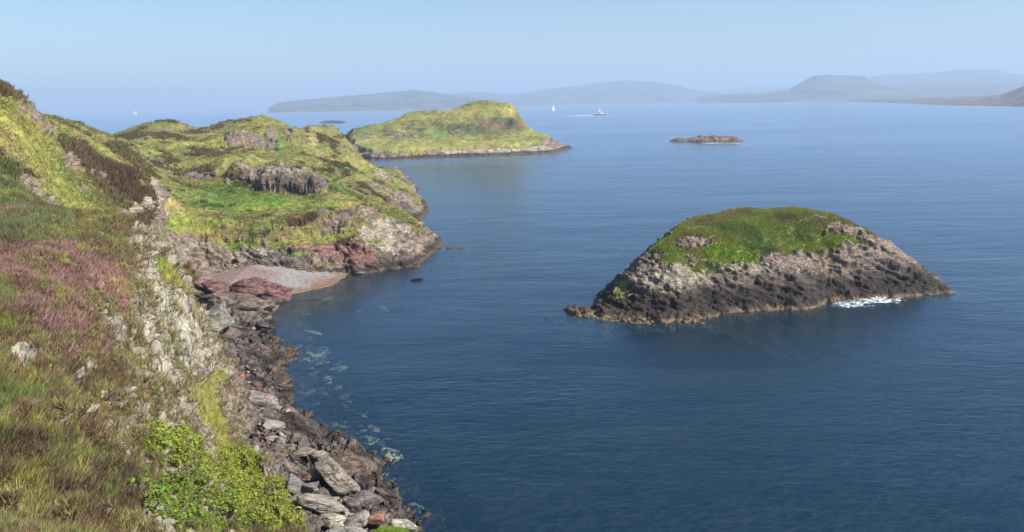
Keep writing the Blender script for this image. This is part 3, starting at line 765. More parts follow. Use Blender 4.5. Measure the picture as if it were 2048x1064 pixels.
I_patch = [
    (1500, 465, 215, 52, 'ol', 1.0), (1560, 465, 140, 34, 'g', 0.5), (1400, 450, 80, 12, 'g', 0.5), (1460, 500, 60, 26, 'bg', 1.0), (1330, 480, 50, 22, 'bg', 0.8), (1440, 470, 50, 14, 'yg', 0.5), (1380, 452, 60, 8, 'yg', 0.5),
    (1380, 480, 36, 16, 'hb', 0.9), (1400, 478, 26, 12, 'rk', 0.7), (1365, 482, 14, 9, 'rd', 0.6), (1690, 475, 40, 12, 'bg', 0.8), (1640, 485, 40, 10, 'bg', 0.6), (1600, 440, 90, 12, 'ol', 0.6), (1650, 480, 20, 8, 'dg', 0.6), (1340, 512, 40, 10, 'bg', 0.7), (1440, 495, 30, 8, 'bg', 0.6),
    (1500, 425, 26, 7, 'ol', 0.8), (1570, 427, 40, 7, 'dg', 0.7), (1520, 480, 60, 12, 'g', 0.7),
    (1340, 550, 80, 26, 'rp', 0.75), (1330, 545, 22, 10, 'rp', 1.0), (1500, 530, 60, 10, 'rp', 0.6), (1600, 520, 90, 14, 'rk', 0.8), (1720, 500, 40, 20, 'rk', 0.9), (1775, 485, 34, 20, 'rk', 1.0), (1810, 510, 40, 24, 'rk', 1.0), (1850, 545, 40, 24, 'rd', 1.0), (1735, 470, 20, 8, 'rk', 0.8),
    (1600, 560, 140, 20, 'rd', 0.85), (1780, 545, 90, 34, 'rd', 0.9), (1290, 600, 90, 22, 'rd', 0.9), (1430, 590, 60, 26, 'rd', 0.9), (1560, 590, 90, 20, 'rd', 0.8), (1540, 565, 40, 10, 'rr', 0.5),
]
VI, _, c_, r_, rc_ = finish_land(VI, iny, inx, 'ol', 'rk', I_patch, rockslope=(0.50, 0.72), veg_amp=0.22, veg_s=1.1, rk_amp=0.85, rk_s=2.8, seed=35, post=[('yg', 2.2, 0.15, 0.6), ('dg', 3, 0.25, 0.5), ('bg', 4, 0.1, 0.5)],
    mot=[('yg', 4, 0.15, 0.6), ('g', 3, 0.15, 0.6), ('dg', 3.5, 0.25, 0.6)])
fI = grid_faces(iny, inx)
org = np.array([33.0, 104.0, 0.0])
islet = link('islet', None, label='large rocky islet with a green grassy cap and white surf at its right foot', cat='islet', loc=org)
VIc, VIr = c_, r_
isrock = (r_[fI].mean(1) > 0.5)
for nm, fs in (('rock_base', fI[isrock]), ('grass_cap', fI[~isrock])):
    used, FF = vsub(VI, fs, VI[:, 2] > -6.5)
    link(nm, mesh_np(nm, VI[used] - org, FF, [M_I], attrs=dict(cover=c_[used], rockm=r_[used], rockcol=rc_[used])), parent=islet)

# ------------------------------------------------------------------ seabed and sea
sx = np.concatenate([np.linspace(-400, -120, 15), np.linspace(-110, 60, 120), np.linspace(70, 400, 15)])
sy = np.concatenate([np.linspace(-150, 20, 10), np.linspace(25, 150, 110), np.linspace(160, 700, 20)])
X, Y = np.meshgrid(sx, sy)
P2 = np.stack([X.ravel(), Y.ravel(), 0 * X.ravel()], 1)
Zb = -5.4 + fbm(P2, 8, 4, 6) * 0.7
bx = np.array([-30000, 30000])
m, nt, b = newmat('seabed_deep_tint')
g_ = nd(nt, 'ShaderNodeNewGeometry')
c = mixc(nt, ramp(nt, noise(nt, g_.outputs['Position'], 0.12, 5, 0.6), [(0.4, 0.0), (0.6, 1.0)]), (0.008, 0.015, 0.026), (0.016, 0.028, 0.036))  # the darkness of deep water is put into the floor colour
nt.links.new(c, b.inputs['Base Color'])
b.inputs['Roughness'].default_value = 0.9
Vb = np.stack([X.ravel(), Y.ravel(), Zb], 1)
link('seabed', mesh_np('seabed', Vb, grid_faces(len(sy), len(sx)), [m]), kind='structure')

def sea_mat():
    m, nt, b = newmat('sea_water')
    nt.nodes.remove(b)
    out = nt.nodes['Material Output']
    geo = nd(nt, 'ShaderNodeNewGeometry')
    def mapped(rot, scl):
        mp = nd(nt, 'ShaderNodeMapping')
        mp.inputs['Rotation'].default_value = (0, 0, rot)
        mp.inputs['Scale'].default_value = scl
        nt.links.new(geo.outputs['Position'], mp.inputs[0])
        return mp.outputs[0]
    w1 = noise(nt, mapped(0.35, (0.45, 1.1, 1)), 1.5, 3, 0.6, 0.4)     # ripples under a metre
    w2 = noise(nt, mapped(0.2, (0.35, 1.0, 1)), 0.33, 3, 0.55, 0.3)    # wavelets of 3 m
    w3 = noise(nt, mapped(0.1, (0.5, 1.0, 1)), 0.06, 3, 0.5, 0.2)      # swell
    hs = math_(nt, 'ADD', math_(nt, 'MULTIPLY', w1, 0.12), math_(nt, 'MULTIPLY', w2, 0.20))
    hs = math_(nt, 'ADD', hs, math_(nt, 'MULTIPLY', w3, 0.6))
    # calm slicks and breezy patches
    pt = noise(nt, mapped(0.12, (0.25, 1.0, 1)), 0.012, 4, 0.6, 0.5)
    amp = ramp(nt, pt, [(0.36, 0.15), (0.64, 1.0)])
    bp = nd(nt, 'ShaderNodeBump')
    bp.inputs['Distance'].default_value = 1.0
    nt.links.new(math_(nt, 'MULTIPLY', amp, 0.8), bp.inputs['Strength'])
    nt.links.new(hs, bp.inputs['Height'])
    fr = nd(nt, 'ShaderNodeFresnel')
    fr.inputs['IOR'].default_value = 1.34
    nt.links.new(bp.outputs[0], fr.inputs['Normal'])
    gl = nd(nt, 'ShaderNodeBsdfGlossy')
    gl.inputs['Roughness'].default_value = 0.2
    gl.inputs['Color'].default_value = (0.78, 0.88, 1.0, 1)
    nt.links.new(bp.outputs[0], gl.inputs['Normal'])
    nt.links.new(ramp(nt, pt, [(0.38, 0.13), (0.6, 0.26)]), gl.inputs['Roughness'])
    df = nd(nt, 'ShaderNodeBsdfDiffuse')
    df.inputs['Color'].default_value = (0.008, 0.044, 0.080, 1)
    tr = nd(nt, 'ShaderNodeBsdfTransparent')
    tr.inputs['Color'].default_value = (0.80, 0.85, 0.80, 1)
    m1 = nd(nt, 'ShaderNodeMixShader')
    m1.inputs[0].default_value = 0.72
    nt.links.new(df.outputs[0], m1.inputs[1])
    nt.links.new(tr.outputs[0], m1.inputs[2])
    m2 = nd(nt, 'ShaderNodeMixShader')
    nt.links.new(fr.outputs[0], m2.inputs[0])
    nt.links.new(m1.outputs[0], m2.inputs[1])
    nt.links.new(gl.outputs[0], m2.inputs[2])
    nt.links.new(m2.outputs[0], out.inputs[0])
    return m
M_SEA = sea_mat()
E = 16000.0
xs = np.array([-E, -2000, -200, 200, 2000, E])
ys = np.array([-1500.0, -100, 300, 2000, 6000, 16500])
X, Y = np.meshgrid(xs, ys)
link('sea', mesh_np('sea', np.stack([X.ravel(), Y.ravel(), 0 * X.ravel()], 1), grid_faces(6, 6), [M_SEA]), kind='structure')
# deep floor far out, so the open sea has a bottom everywhere
link('deep_seabed', mesh_np('deep_seabed', np.array([[-E, -1500, -9], [E, -1500, -9], [E, 16500, -9], [-E, 16500, -9.0]]), np.array([[0, 1, 2, 3]]), [m]), kind='structure')

# ------------------------------------------------------------------ beach in the cove
B_px = [(705, 541), (692, 552), (662, 571), (610, 584), (563, 592), (552, 612), (545, 640), (420, 640), (330, 590), (310, 530), (620, 528)]
B_poly = [G(a, b)[:2] for a, b in B_px]
bnx, bny = 300, 240
X, Y = np.meshgrid(np.linspace(-58, -8, bnx), np.linspace(76, 126, bny))
X, Y = X.ravel(), Y.ravel()
P2 = np.stack([X, Y, 0 * X], 1)
sd_ = sdist(B_poly, X, Y) + fbm(P2, 4, 4, 14) * 0.6
Z = np.where(sd_ > 0, 0.03 + np.minimum(sd_ * 0.20, 2.2), np.maximum(sd_ * 0.3 - np.maximum(-sd_ - 3, 0) * 0.7, -9)) + fbm(P2, 2.0, 4, 19) * 0.10
VB = np.stack([X, Y, Z], 1)
cov = np.tile(np.array([0.18, 0.165, 0.155]), (len(X), 1))
pk = sst(-0.1, 0.35, fbm(P2, 6, 4, 31))[:, None]
cov = cov * (1 - pk) + np.array([0.16, 0.115, 0.10]) * pk
ed = (1 - sst(0.0, 2.4, sd_ + fbm(P2, 2, 3, 9)))[:, None]
cov = cov * (1 - ed) + np.array([0.14, 0.09, 0.055]) * ed
cov = cov * (0.8 + 0.5 * RNG.random((len(X), 1)))
deep_fade = sst(0.0, -2.2, Z + fbm(P2, 3, 4, 91) * 0.8)[:, None]  # gravel colour is darkened with depth to match the sea floor
cov = cov * (1 - deep_fade) + np.array([0.010, 0.017, 0.024]) * deep_fade
M_BEACH = attr_mat('beach_gravel', 'tint', 0.9, 0, 0.25, 0.5)
used, FF = vsub(VB, grid_faces(bny, bnx), VB[:, 2] > -8)
link('beach', mesh_np('beach', VB[used], FF, [M_BEACH], attrs=dict(tint=cov[used])), kind='structure')

# ------------------------------------------------------------------ rocks
def ico(sub):
    import bmesh
    bm = bmesh.new()
    bmesh.ops.create_icosphere(bm, subdivisions=sub, radius=1)
    V = np.array([v.co[:] for v in bm.verts])
    F_ = np.array([[v.index for v in f.verts] for f in bm.faces])
    bm.free()
    return V, F_
ICO = {s: ico(s) for s in (1, 2, 3, 4, 5)}

def rock_shape(size, seed, sub=4, planes=14, rough=0.05, flat=0.0, soft=34):
    rg = np.random.default_rng(seed)
    V, F_ = ICO[sub]
    n = rg.normal(size=(planes, 3))
    n /= np.linalg.norm(n, axis=1, keepdims=True)
    h = rg.uniform(0.55, 1.0, planes)
    if flat:
        n[0] = (0.1, 0.05, 1)
        n[1] = (-0.1, 0, -1)
        h[0] = h[1] = 0.62
        n[:2] /= np.linalg.norm(n[:2], axis=1, keepdims=True)
    c = np.maximum(V @ n.T, 0.02) / h
    r = (c ** soft).sum(1) ** (-1 / soft)
    r = np.minimum(r, 1.35)
    P = V * r[:, None]
    q = P + rg.uniform(-50, 50, 3)
    lay = q @ np.array([[1, 0, 0.2], [0, 1, 0.3], [0, 0, 2.6]])
    P = P * (1 + rough * 1.3 * fbm(lay, 0.55, 4, seed % 997, 0.6)[:, None] - rough * 1.2 * sst(0.12, 0.0, np.abs(fbm(q * np.array([1, 1, 1.8]), 0.9, 2, seed % 991 + 5)))[:, None] * 0.6)
    return P * np.array(size) / 2.0, F_

def rock_at(name, px, py, w, h, zc, col_, ang=0, seed=1, label=None, cat='boulder', group=None, sub=4, depth=None, planes=14, flat=0.6, rough=0.06, mat=None, veg=0.0):
    """a rock whose middle is on the ground point seen at (px,py), w x h photo pixels big"""
    P0 = G(px, py, zc)
    dep = (P0 - CAM) @ Fv
    sw, sh = w * dep / FPX, h * dep / FPX
    vd = P0 - CAM
    vd[2] *= 0.45
    vd /= np.linalg.norm(vd)
    side = np.cross(vd, [0, 0, 1.0])
    side /= np.linalg.norm(side)
    up = np.cross(side, vd)
    a = math.radians(ang)
    ax = side * math.cos(a) + up * math.sin(a)
    az = -side * math.sin(a) + up * math.cos(a)
    ay = np.cross(az, ax)
    V, F_ = rock_shape((sw, depth or (sw + sh) * 0.5, sh), seed, sub, planes, rough, flat)
    c = np.array(COL[col_]) if isinstance(col_, str) else np.array(col_)
    tint = np.tile(c, (len(V), 1)) * (0.60 + 0.24 * RNG.random())
    rm = np.full(len(V), 1.0)
    cov_ = np.tile(np.array(COL['ol']), (len(V), 1))
    R3 = np.stack([ax, ay, az], 1)
    if veg:
        Wv = V @ R3.T
        nn = Wv / (np.linalg.norm(Wv, axis=1, keepdims=True) + 1e-9)
        rm = 1 - sst(0.35, 0.7, nn[:, 2] + fbm(Wv, sw * 0.3, 4, seed) * 0.6) * veg
    me = mesh_np(name, V, F_, [mat or M_ROCK], attrs=dict(cover=cov_, rockm=rm, rockcol=tint), smooth=sub > 2)
    o = link(name, me, label=label, cat=cat, group=group)
    o.matrix_world = Matrix(((*R3[0], P0[0]), (*R3[1], P0[1]), (*R3[2], P0[2]), (0, 0, 0, 1)))
    return o

pale, tan, brn, drk, red, pur, org_ = (0.36, 0.33, 0.28), (0.30, 0.24, 0.18), (0.16, 0.115, 0.085), (0.075, 0.055, 0.048), (0.27, 0.12, 0.075), (0.15, 0.115, 0.112), (0.33, 0.17, 0.09)
HERO = [
    (515, 806, 96, 56, 1.1, (0.27, 0.22, 0.18), -16, 'largest pale brown boulder, cracked across, below the cliff'),
    (572, 796, 42, 26, 0.2, drk, -4, 'small dark weedy boulder awash beside the cracked pale boulder'),
    (460, 753, 58, 52, 1.3, red, -38, 'rust red boulder wedged at the cliff foot'),
    (606, 862, 78, 66, 0.7, drk, -28, 'dark brown wet boulder at the water edge under the cracked pale boulder'),
    (548, 852, 76, 30, 1.1, (0.27, 0.25, 0.21), -10, 'flat pale grey slab just under the cracked pale boulder'),
    (556, 879, 46, 20, 1.1, pale, -16, 'small cream slab between the flat pale slab and the dark wet boulder'),
    (608, 904, 54, 24, 1.2, tan, -2, 'flat tan slab left of the rounded cream boulder'),
    (644, 914, 42, 36, 1.0, (0.34, 0.28, 0.21), -10, 'rounded cream and brown boulder touching the big brown block'),
    (708, 936, 100, 74, 0.9, brn, -24, 'biggest brown square block standing at the water edge'),
    (682, 962, 92, 50, 1.3, (0.25, 0.205, 0.16), -46, 'long slanting boulder with a pale top ridge and dark side'),
    (640, 1008, 96, 36, 1.6, (0.33, 0.28, 0.23), -16, 'long flat pale slab with a dark underside near the picture bottom'),
    (586, 938, 34, 34, 1.5, (0.22, 0.17, 0.13), -50, 'brown and orange knobbly boulder among the grey rubble'),
    (622, 948, 44, 24, 1.5, (0.33, 0.22, 0.17), 8, 'cream boulder with a red end among the rubble'),
    (772, 994, 66, 30, 0.2, brn, -24, 'low brown boulder half awash under the big brown block'),
    (737, 1000, 46, 46, 0.8, pur, -30, 'dark purple grey block beside the slanting boulder'),
    (702, 1008, 36, 34, 1.0, pur, -20, 'small purple grey boulder between slab and dark block'),
    (757, 1037, 50, 34, 1.0, (0.34, 0.17, 0.12), -14, 'salmon red boulder beside the grassy knoll'),
    (712, 1042, 60, 36, 1.3, (0.38, 0.34, 0.29), 20, 'jagged pale grey boulder left of the salmon red boulder'),
    (664, 1040, 60, 30, 1.5, (0.34, 0.29, 0.23), -10, 'pale cream boulder right under the long flat slab'),
    (690, 1064, 70, 26, 1.6, pale, -4, 'pale slab cut by the picture bottom'),
    (592, 972, 40, 40, 1.7, (0.24, 0.22, 0.21), -40, 'grey blocky boulder in the middle of the rubble'),
    (620, 974, 42, 22, 1.6, (0.24, 0.21, 0.20), 0, 'low grey boulder above the long flat slab'),
    (560, 930, 30, 44, 1.8, (0.26, 0.25, 0.23), -55, 'narrow grey boulder leaning on the cliff foot'),
    (490, 668, 60, 20, 0.5, (0.11, 0.08, 0.065), -8, 'long dark brown slab lying in the upper water edge'),
    (470, 684, 36, 26, 1.0, (0.17, 0.12, 0.10), -10, 'brown boulder left of the long dark slab'),
    (455, 706, 50, 30, 1.2, (0.14, 0.10, 0.09), -20, 'dark brown boulder above the rust red boulder'),
    (527, 700, 36, 22, 0.3, (0.12, 0.085, 0.075), -6, 'brown boulder in the dark rock cluster at the water edge'),
    (500, 725, 44, 26, 0.6, (0.10, 0.075, 0.065), -20, 'dark boulder right of the rust red boulder'),
    (508, 760, 46, 24, 0.5, (0.10, 0.08, 0.075), 0, 'dark boulder just above the cracked pale boulder'),
    (545, 838, 40, 30, 0.7, (0.15, 0.11, 0.09), -30, 'brown boulder behind the dark wet boulder'),
    (578, 826, 34, 22, 0.5, (0.26, 0.21, 0.17), -40, 'tan edged boulder below the small weedy boulder'),
    (812, 1052, 46, 26, 1.4, (0.46, 0.42, 0.34), -14, 'cream white rock right of the grassy knoll'),
    (832, 558, 30, 8, 0.05, drk, 0, 'tiny dark rock awash alone in the cove'),
    (724, 546, 20, 7, 0.1, (0.3, 0.25, 0.2), 0, 'tiny pale rock awash below the promontory'),
    (560, 576, 14, 9, 0.6, drk, 0, 'small black boulder on the gravel beach'),
]
for i, (px, py, w, h, zc, c, ang, lab) in enumerate(HERO):
    rock_at('boulder', px, py, w * 1.06, h * 1.1, zc, c, ang, 100 + i * 7, lab, 'boulder', 'boulders along the shore', sub=5 if w > 60 else 4, rough=0.07, planes=11)

SHORT = ['cracked pale boulder', 'small weedy boulder', 'rust red boulder', 'dark wet boulder', 'flat pale grey slab', 'small cream slab', 'flat tan slab', 'rounded cream boulder',
         'big brown block', 'long slanting boulder', 'long flat slab', 'knobbly orange boulder', 'red-ended boulder', 'low half-awash boulder', 'purple grey block', 'small purple boulder',
         'salmon red boulder', 'jagged pale boulder', 'cream boulder at the bottom', 'slab cut by the picture bottom', 'grey blocky boulder', 'low grey boulder', 'narrow leaning boulder', 'long dark slab',
         'upper brown boulder', 'upper dark brown boulder', 'brown waterside boulder', 'dark boulder in the rubble', 'upper dark boulder', 'hidden brown boulder', 'tan edged boulder', 'cream rock by the knoll']
RANK = ['nearest', 'second nearest', 'third nearest', 'fourth nearest', 'fifth nearest', 'sixth nearest', 'seventh nearest', 'eighth nearest', 'ninth nearest', 'tenth nearest', 'eleventh nearest', 'twelfth nearest', 'thirteenth nearest']
used_lab = {}
def tone_of(c):
    if c[0] > c[2] * 1.9:
        return 'reddish'
    s_ = sum(c) / 3
    return 'pale grey' if s_ > 0.25 else 'grey' if s_ > 0.16 else 'brown' if s_ > 0.09 else 'blackish brown'
def near_label(px, py, tone, noun):
    j = min(range(len(SHORT)), key=lambda q: (HERO[q][0] - px) ** 2 + (HERO[q][1] - py) ** 2)
    dx, dy = px - HERO[j][0], py - HERO[j][1]
    rel = ('right of' if dx > 0 else 'left of') if abs(dx) > abs(dy) else ('below' if dy > 0 else 'above')
    key = (tone, rel, j)
    k = used_lab.get(key, 0)
    used_lab[key] = k + 1
    return '%s %s %s %s the %s' % (RANK[min(k, 12)], tone, noun, rel, SHORT[j])
# lesser boulders
band_l = [(440, 655), (446, 740), (500, 835), (545, 925), (600, 1015), (660, 1064)]
band_r = [(540, 650), (552, 740), (570, 800), (640, 880), (722, 1000), (780, 1060)]
def lerp_band(band, t):
    k = t * (len(band) - 1)
    i = min(int(k), len(band) - 2)
    f = k - i
    return band[i][0] * (1 - f) + band[i + 1][0] * f, band[i][1] * (1 - f) + band[i + 1][1] * f
rg = np.random.default_rng(5)
for i in range(230):
    t, s = rg.random() ** 0.9, rg.random() ** 0.75 * 1.06
    a, b_ = lerp_band(band_l, t), lerp_band(band_r, t)
    px, py = a[0] * (1 - s) + b_[0] * s, a[1] * (1 - s) + b_[1] * s
    dark = t < 0.42 or s > 0.78
    base = np.array([0.10, 0.075, 0.066]) if dark else np.array([0.24, 0.205, 0.175])
    if rg.random() < 0.12:
        base = np.array([0.25, 0.13, 0.09])
    base = base * rg.uniform(0.6, 1.5)
    w = (9 + 30 * rg.random() ** 1.6) * (0.75 + 0.35 * t)
    rock_at('stone', px, py, w, w * rg.uniform(0.45, 0.9), 1.45 * (1 - s) + 0.15 * s, base, rg.uniform(-50, 25), 900 + i,
            near_label(px, py, tone_of(base), 'stone'),
            'stone', 'dark stones at the water edge' if dark else 'grey stones under the cliff', sub=3, planes=10, rough=0.05)

def pile(name, n, sampler, smin_, smax_, cols, label, cat, sub=1):
    Vs, Fs, Cs = [], [], []
    k = 0
    rgp = np.random.default_rng(77)
    for i in range(n):
        P0 = sampler(rgp)
        s = smin_ * (smax_ / smin_) ** rgp.random()
        V, F_ = rock_shape((s, s * rgp.uniform(0.6, 1), s * rgp.uniform(0.4, 0.8)), int(rgp.integers(1e6)), sub, 8, 0.0)
        a = rgp.uniform(0, 6.28)
        V = V @ np.array([[math.cos(a), math.sin(a), 0], [-math.sin(a), math.cos(a), 0], [0, 0, 1]])
        Vs.append(V + P0)
        Fs.append(F_ + k)
        Cs.append(np.tile(np.array(cols[rgp.integers(len(cols))]) * rgp.uniform(0.6, 1.4), (len(V), 1)))
        k += len(V)
    V = np.concatenate(Vs)
    me = mesh_np(name, V, np.concatenate(Fs), [M_ROCK], smooth=False, attrs=dict(cover=np.concatenate(Cs), rockm=np.ones(len(V)), rockcol=np.concatenate(Cs)))
    return link(name, me, kind='stuff', label=label)
def s1(r):
    t, s = r.random() ** 0.8, r.random()
    a, b_ = lerp_band(band_l, t), lerp_band(band_r, t)
    return G(a[0] * (1 - s) + b_[0] * s, a[1] * (1 - s) + b_[1] * s, 1.15 * (1 - s) + 0.0 * s)
pile('rubble', 2600, s1, 0.12, 0.5, [(0.26, 0.23, 0.21), (0.15, 0.11, 0.095), (0.32, 0.28, 0.24), (0.08, 0.06, 0.05)], 'loose grey and brown rubble between the shore boulders', 'rubble', sub=2)

M_SUNK = attr_mat('sunken_stone_green', 'rockcol', 0.9, 0, 0.35, 0.3)
# submerged stones seen through the water
SUB = [(783, 911, 44, 38, -0.45, 'brightest pale green boulder under the water'), (790, 985, 50, 38, -0.5, 'pale green sunken boulder beside the low awash boulder'),
       (832, 1018, 38, 28, -0.6, 'lowest sunken green boulder near the picture bottom'), (673, 853, 28, 22, -0.35, 'sunken brown green boulder right of the dark wet boulder')]
for i, (px, py, w, h, z, lab) in enumerate(SUB):
    rock_at('sunken_boulder', px, py, w, h, z - (0.4 if i == 0 else 0.25), (0.9, 0.88, 0.56), -20, 500 + i, lab, 'boulder', 'sunken boulders', depth=w * 0.03, flat=0.6, mat=M_SUNK)
rg = np.random.default_rng(9)
spots = [(640, 720, 30, 26, 16), (600, 700, 45, 45, 9), (650, 760, 40, 45, 9), (710, 860, 40, 25, 10), (735, 888, 50, 12, 8), (765, 950, 26, 50, 6), (595, 740, 35, 40, 7), (650, 800, 40, 30, 7), (670, 620, 60, 30, 5), (800, 1030, 30, 20, 4)]
for cx, cy, sx_, sy_, n in spots:
    for k in range(n):
        px, py = rg.normal(cx, sx_ * 0.6), rg.normal(cy, sy_ * 0.5)
        w = rg.uniform(9, 30)
        br = rg.uniform(0.25, 1.0)
        rock_at('sunken_stone', px, py, w, w * rg.uniform(0.3, 0.6), -rg.uniform(0.35, 0.8), (0.60 * br, 0.54 * br, 0.38 * br), rg.uniform(-25, 25), 3000 + k + int(px), near_label(px, py, 'pale green sunken' if br > 0.6 else 'dim green sunken', 'stone'), 'stone', 'sunken stones in the shallows', sub=2, planes=9, mat=M_SUNK)

# crags and outcrops that stand out of the ground
CRAGS = [
    (525, 580, 66, 46, 0.7, (0.17, 0.085, 0.075), -18, 0.0, 'dark red knob at the sea end of the beach rocks', 4),
    (486, 580, 62, 44, 1.0, (0.16, 0.085, 0.075), 12, 0.0, 'dark red rock in the middle of the beach rocks', 4.5),
    (445, 580, 60, 40, 1.0, (0.18, 0.10, 0.09), -10, 0.0, 'red brown rock left of the middle beach rock', 4),
    (412, 566, 48, 30, 1.3, (0.20, 0.12, 0.11), -24, 0.0, 'small red rock at the land end of the beach rocks', 3),
    (462, 600, 80, 34, 0.9, (0.19, 0.11, 0.10), -6, 0.0, 'low purple red slab in front of the beach rocks', 3),
    (540, 604, 40, 22, 0.4, (0.13, 0.08, 0.065), -10, 0.0, 'low dark rock at the foot of the sea end knob', 3),
    (490, 622, 130, 70, 0.6, (0.15, 0.115, 0.085), -6, 0.35, 'brown mossy outcrop below the red beach rocks', 8),
    (446, 618, 80, 60, 1.5, (0.19, 0.15, 0.115), -16, 0.35, 'brown outcrop between grey dome and mossy outcrop', 7),
    (418, 652, 62, 110, 2.5, (0.24, 0.23, 0.18), -60, 0.2, 'grey streaked dome of rock beside the cliff edge', 7),
    (455, 672, 70, 40, 1.0, (0.16, 0.12, 0.10), -26, 0.0, 'brown slab outcrop under the grey streaked dome', 5),
    (528, 655, 40, 18, 0.3, drk, -10, 0.0, 'dark weedy outcrop at the water edge under the mossy outcrop', 3),
]
for i, (px, py, w, h, zc, c, ang, vg, lab, dpt) in enumerate(CRAGS):
    rock_at('rock_outcrop', px, py, w * (1.45 if i < 5 else 1.2), h * 1.35, zc + (0.9 if i < 5 else 0), c, ang, 700 + i * 3, lab, 'outcrop', 'rock outcrops by the beach', sub=5, depth=dpt, planes=22, rough=0.16, veg=vg)

# skerries
def skerry(px0, px1, py, hh, name, label, seed, hgt_prof, colr):
    a, b_ = G(px0, py), G(px1, py)
    L = np.linalg.norm(b_ - a)
    c = (a + b_) / 2
    n1_, n2_ = 220, 70
    X, Y = np.meshgrid(np.linspace(-L * 0.56, L * 0.56, n1_), np.linspace(-L * 0.2, L * 0.2, n2_))
    X, Y = X.ravel(), Y.ravel()
    P_ = np.stack([X, Y, 0 * X], 1)
    pr = np.interp(X / L, np.linspace(-0.5, 0.5, len(hgt_prof)), hgt_prof)
    wd = L * 0.13 * (0.6 + 0.5 * np.sqrt(np.clip(1 - (X / L * 2) ** 2, 0, 1)))
    e = 1 - (np.abs(Y) / wd) ** 1.8 - sst(0.47, 0.56, np.abs(X / L)) * 1.5
    Z_ = pr * hh * e + fbm(P_, L * 0.06, 5, seed, 0.6) * hh * 0.35 * np.clip(pr, 0.3, 1)
    Z_ = np.where(Z_ < 0, np.maximum(Z_, -1.5), Z_)
    V = np.stack([X, Y, Z_], 1)
    used, FF = vsub(V, grid_faces(n2_, n1_), V[:, 2] > -1.4)
    nv = len(used)
    cc = np.tile(np.array(colr), (nv, 1)) * (1 + 0.35 * fbm(V[used], L * 0.08, 4, seed + 3))[:, None]
    me = mesh_np(name, V[used], FF, [M_SKERRY], attrs=dict(cover=cc, rockm=np.ones(nv), rockcol=cc))
    o = link(name, me, label=label, cat='skerry', loc=c)
    ang = math.atan2(b_[1] - a[1], b_[0] - a[0])
    o.rotation_euler.z = ang
    return o
skerry(1340, 1484, 282, 2.9, 'skerry', 'low brown rocky skerry out in the open bay', 5, [0.15, 0.75, 0.45, 0.8, 1.0, 0.95, 1.0, 0.85, 0.9, 0.3], (0.16, 0.105, 0.075))
skerry(642, 688, 246, 3.6, 'skerry', 'small dark skerry beyond the peninsula on the left', 8, [0.3, 0.9, 1.0, 0.9, 0.7], (0.06, 0.07, 0.05))
skerry(893, 935, 496, 0.35, 'reef', 'thin pale reef trailing off the promontory tip', 12, [1.0, 0.7, 0.3, 0.6, 0.5, 0.2], (0.22, 0.18, 0.14))

# knoll of grass in the bottom foreground
def knoll():
    c = G(785, 1058, 1.6)
    n_ = 90
    X, Y = np.meshgrid(np.linspace(-2.2, 2.2, n_), np.linspace(-3, 3, n_))
    X, Y = X.ravel(), Y.ravel()
    P_ = np.stack([X, Y, 0 * X], 1)
    r = np.hypot(X / 1.5, (Y + 1.2) / 2.2) + fbm(P_, 0.8, 4, 3) * 0.15
    Z_ = 1.0 * (1 - r ** 1.6) - 0.6 + 0 * X
    V = np.stack([X, Y, Z_ + fbm(P_, 0.4, 3, 8) * 0.1], 1)
    cc = np.tile(np.array(COL['bg']), (len(V), 1))
    rm = sst(0.35, 0.7, X / 2 + fbm(P_, 0.8, 4, 5) * 0.7)
    used, FF = vsub(V, grid_faces(n_, n_), V[:, 2] > -2.6)
    me = mesh_np('grassy_knoll', V[used], FF, [M_N], attrs=dict(cover=cc[used], rockm=rm[used], rockcol=np.tile(np.array([0.42, 0.36, 0.28]), (len(used), 1))))
    return link('grassy_knoll', me, label='bright green grassy rock knoll among the lowest boulders', cat='knoll', loc=c), V + c, rm
KN, VK, rmK = knoll()

# ------------------------------------------------------------------ plants
M_PLANT = attr_mat('plant_blades', 'tint', 0.75, 0.35)
M_LEAF = attr_mat('bush_leaves', 'tint', 0.55, 0.35)

def tufts(name, P, C, n, hgt, wid, spread, lean, parent=None, label=None, tipcol=None, tipp=0.0, seed=1, org=None, gain=1.45):
    """n thin triangles for each root point"""
    r = np.random.default_rng(seed)
    K = len(P)
    root = np.repeat(P, n, 0)
    colr = np.repeat(C, n, 0) * gain * r.uniform(0.65, 1.35, (K * n, 1))
    hs = np.repeat(hgt * r.uniform(0.6, 1.4, K), n)
    if tipcol is not None:
        t = r.random(K * n) < np.repeat(np.asarray(tipp), n)
        colr[t] = np.array(tipcol) * r.uniform(0.7, 1.3, (t.sum(), 1))
    a = r.uniform(0, 6.283, K * n)
    d = np.stack([np.cos(a), np.sin(a), 0 * a], 1)
    rr = r.random(K * n)[:, None]
    base = root + d * rr * spread
    tip = base + d * (lean * hs * r.uniform(0.3, 1, K * n))[:, None] + np.array([0, 0, 1]) * (hs * r.uniform(0.6, 1, K * n))[:, None]
    b2 = r.uniform(0, 6.283, K * n)
    w_ = np.stack([np.cos(b2), np.sin(b2), 0 * b2], 1) * wid * 0.5
    V = np.stack([base - w_ - [0, 0, 0.04], base + w_ - [0, 0, 0.04], tip], 1).reshape(-1, 3)
    cc = np.repeat(np.clip(colr, 0, 1), 3, 0)
    if org is not None:
        V = V - org
    me = mesh_np(name, V, np.arange(len(V)).reshape(-1, 3), [M_PLANT], smooth=False, attrs=dict(tint=cc))
    return link(name, me, parent=parent, label=label, kind='stuff')

def pick(V, nrm, mask, count, seed, margin=260):
    u, v, w = project(V)
    vis = (u > -margin) & (u < 2048 + margin) & (v > -100) & (v < 1064 + margin) & mask
    vis &= ((CAM - V) * nrm).sum(1) > 0
    idx = np.where(vis)[0]
    r = np.random.default_rng(seed)
    return r.choice(idx, min(count, len(idx)), replace=True), r

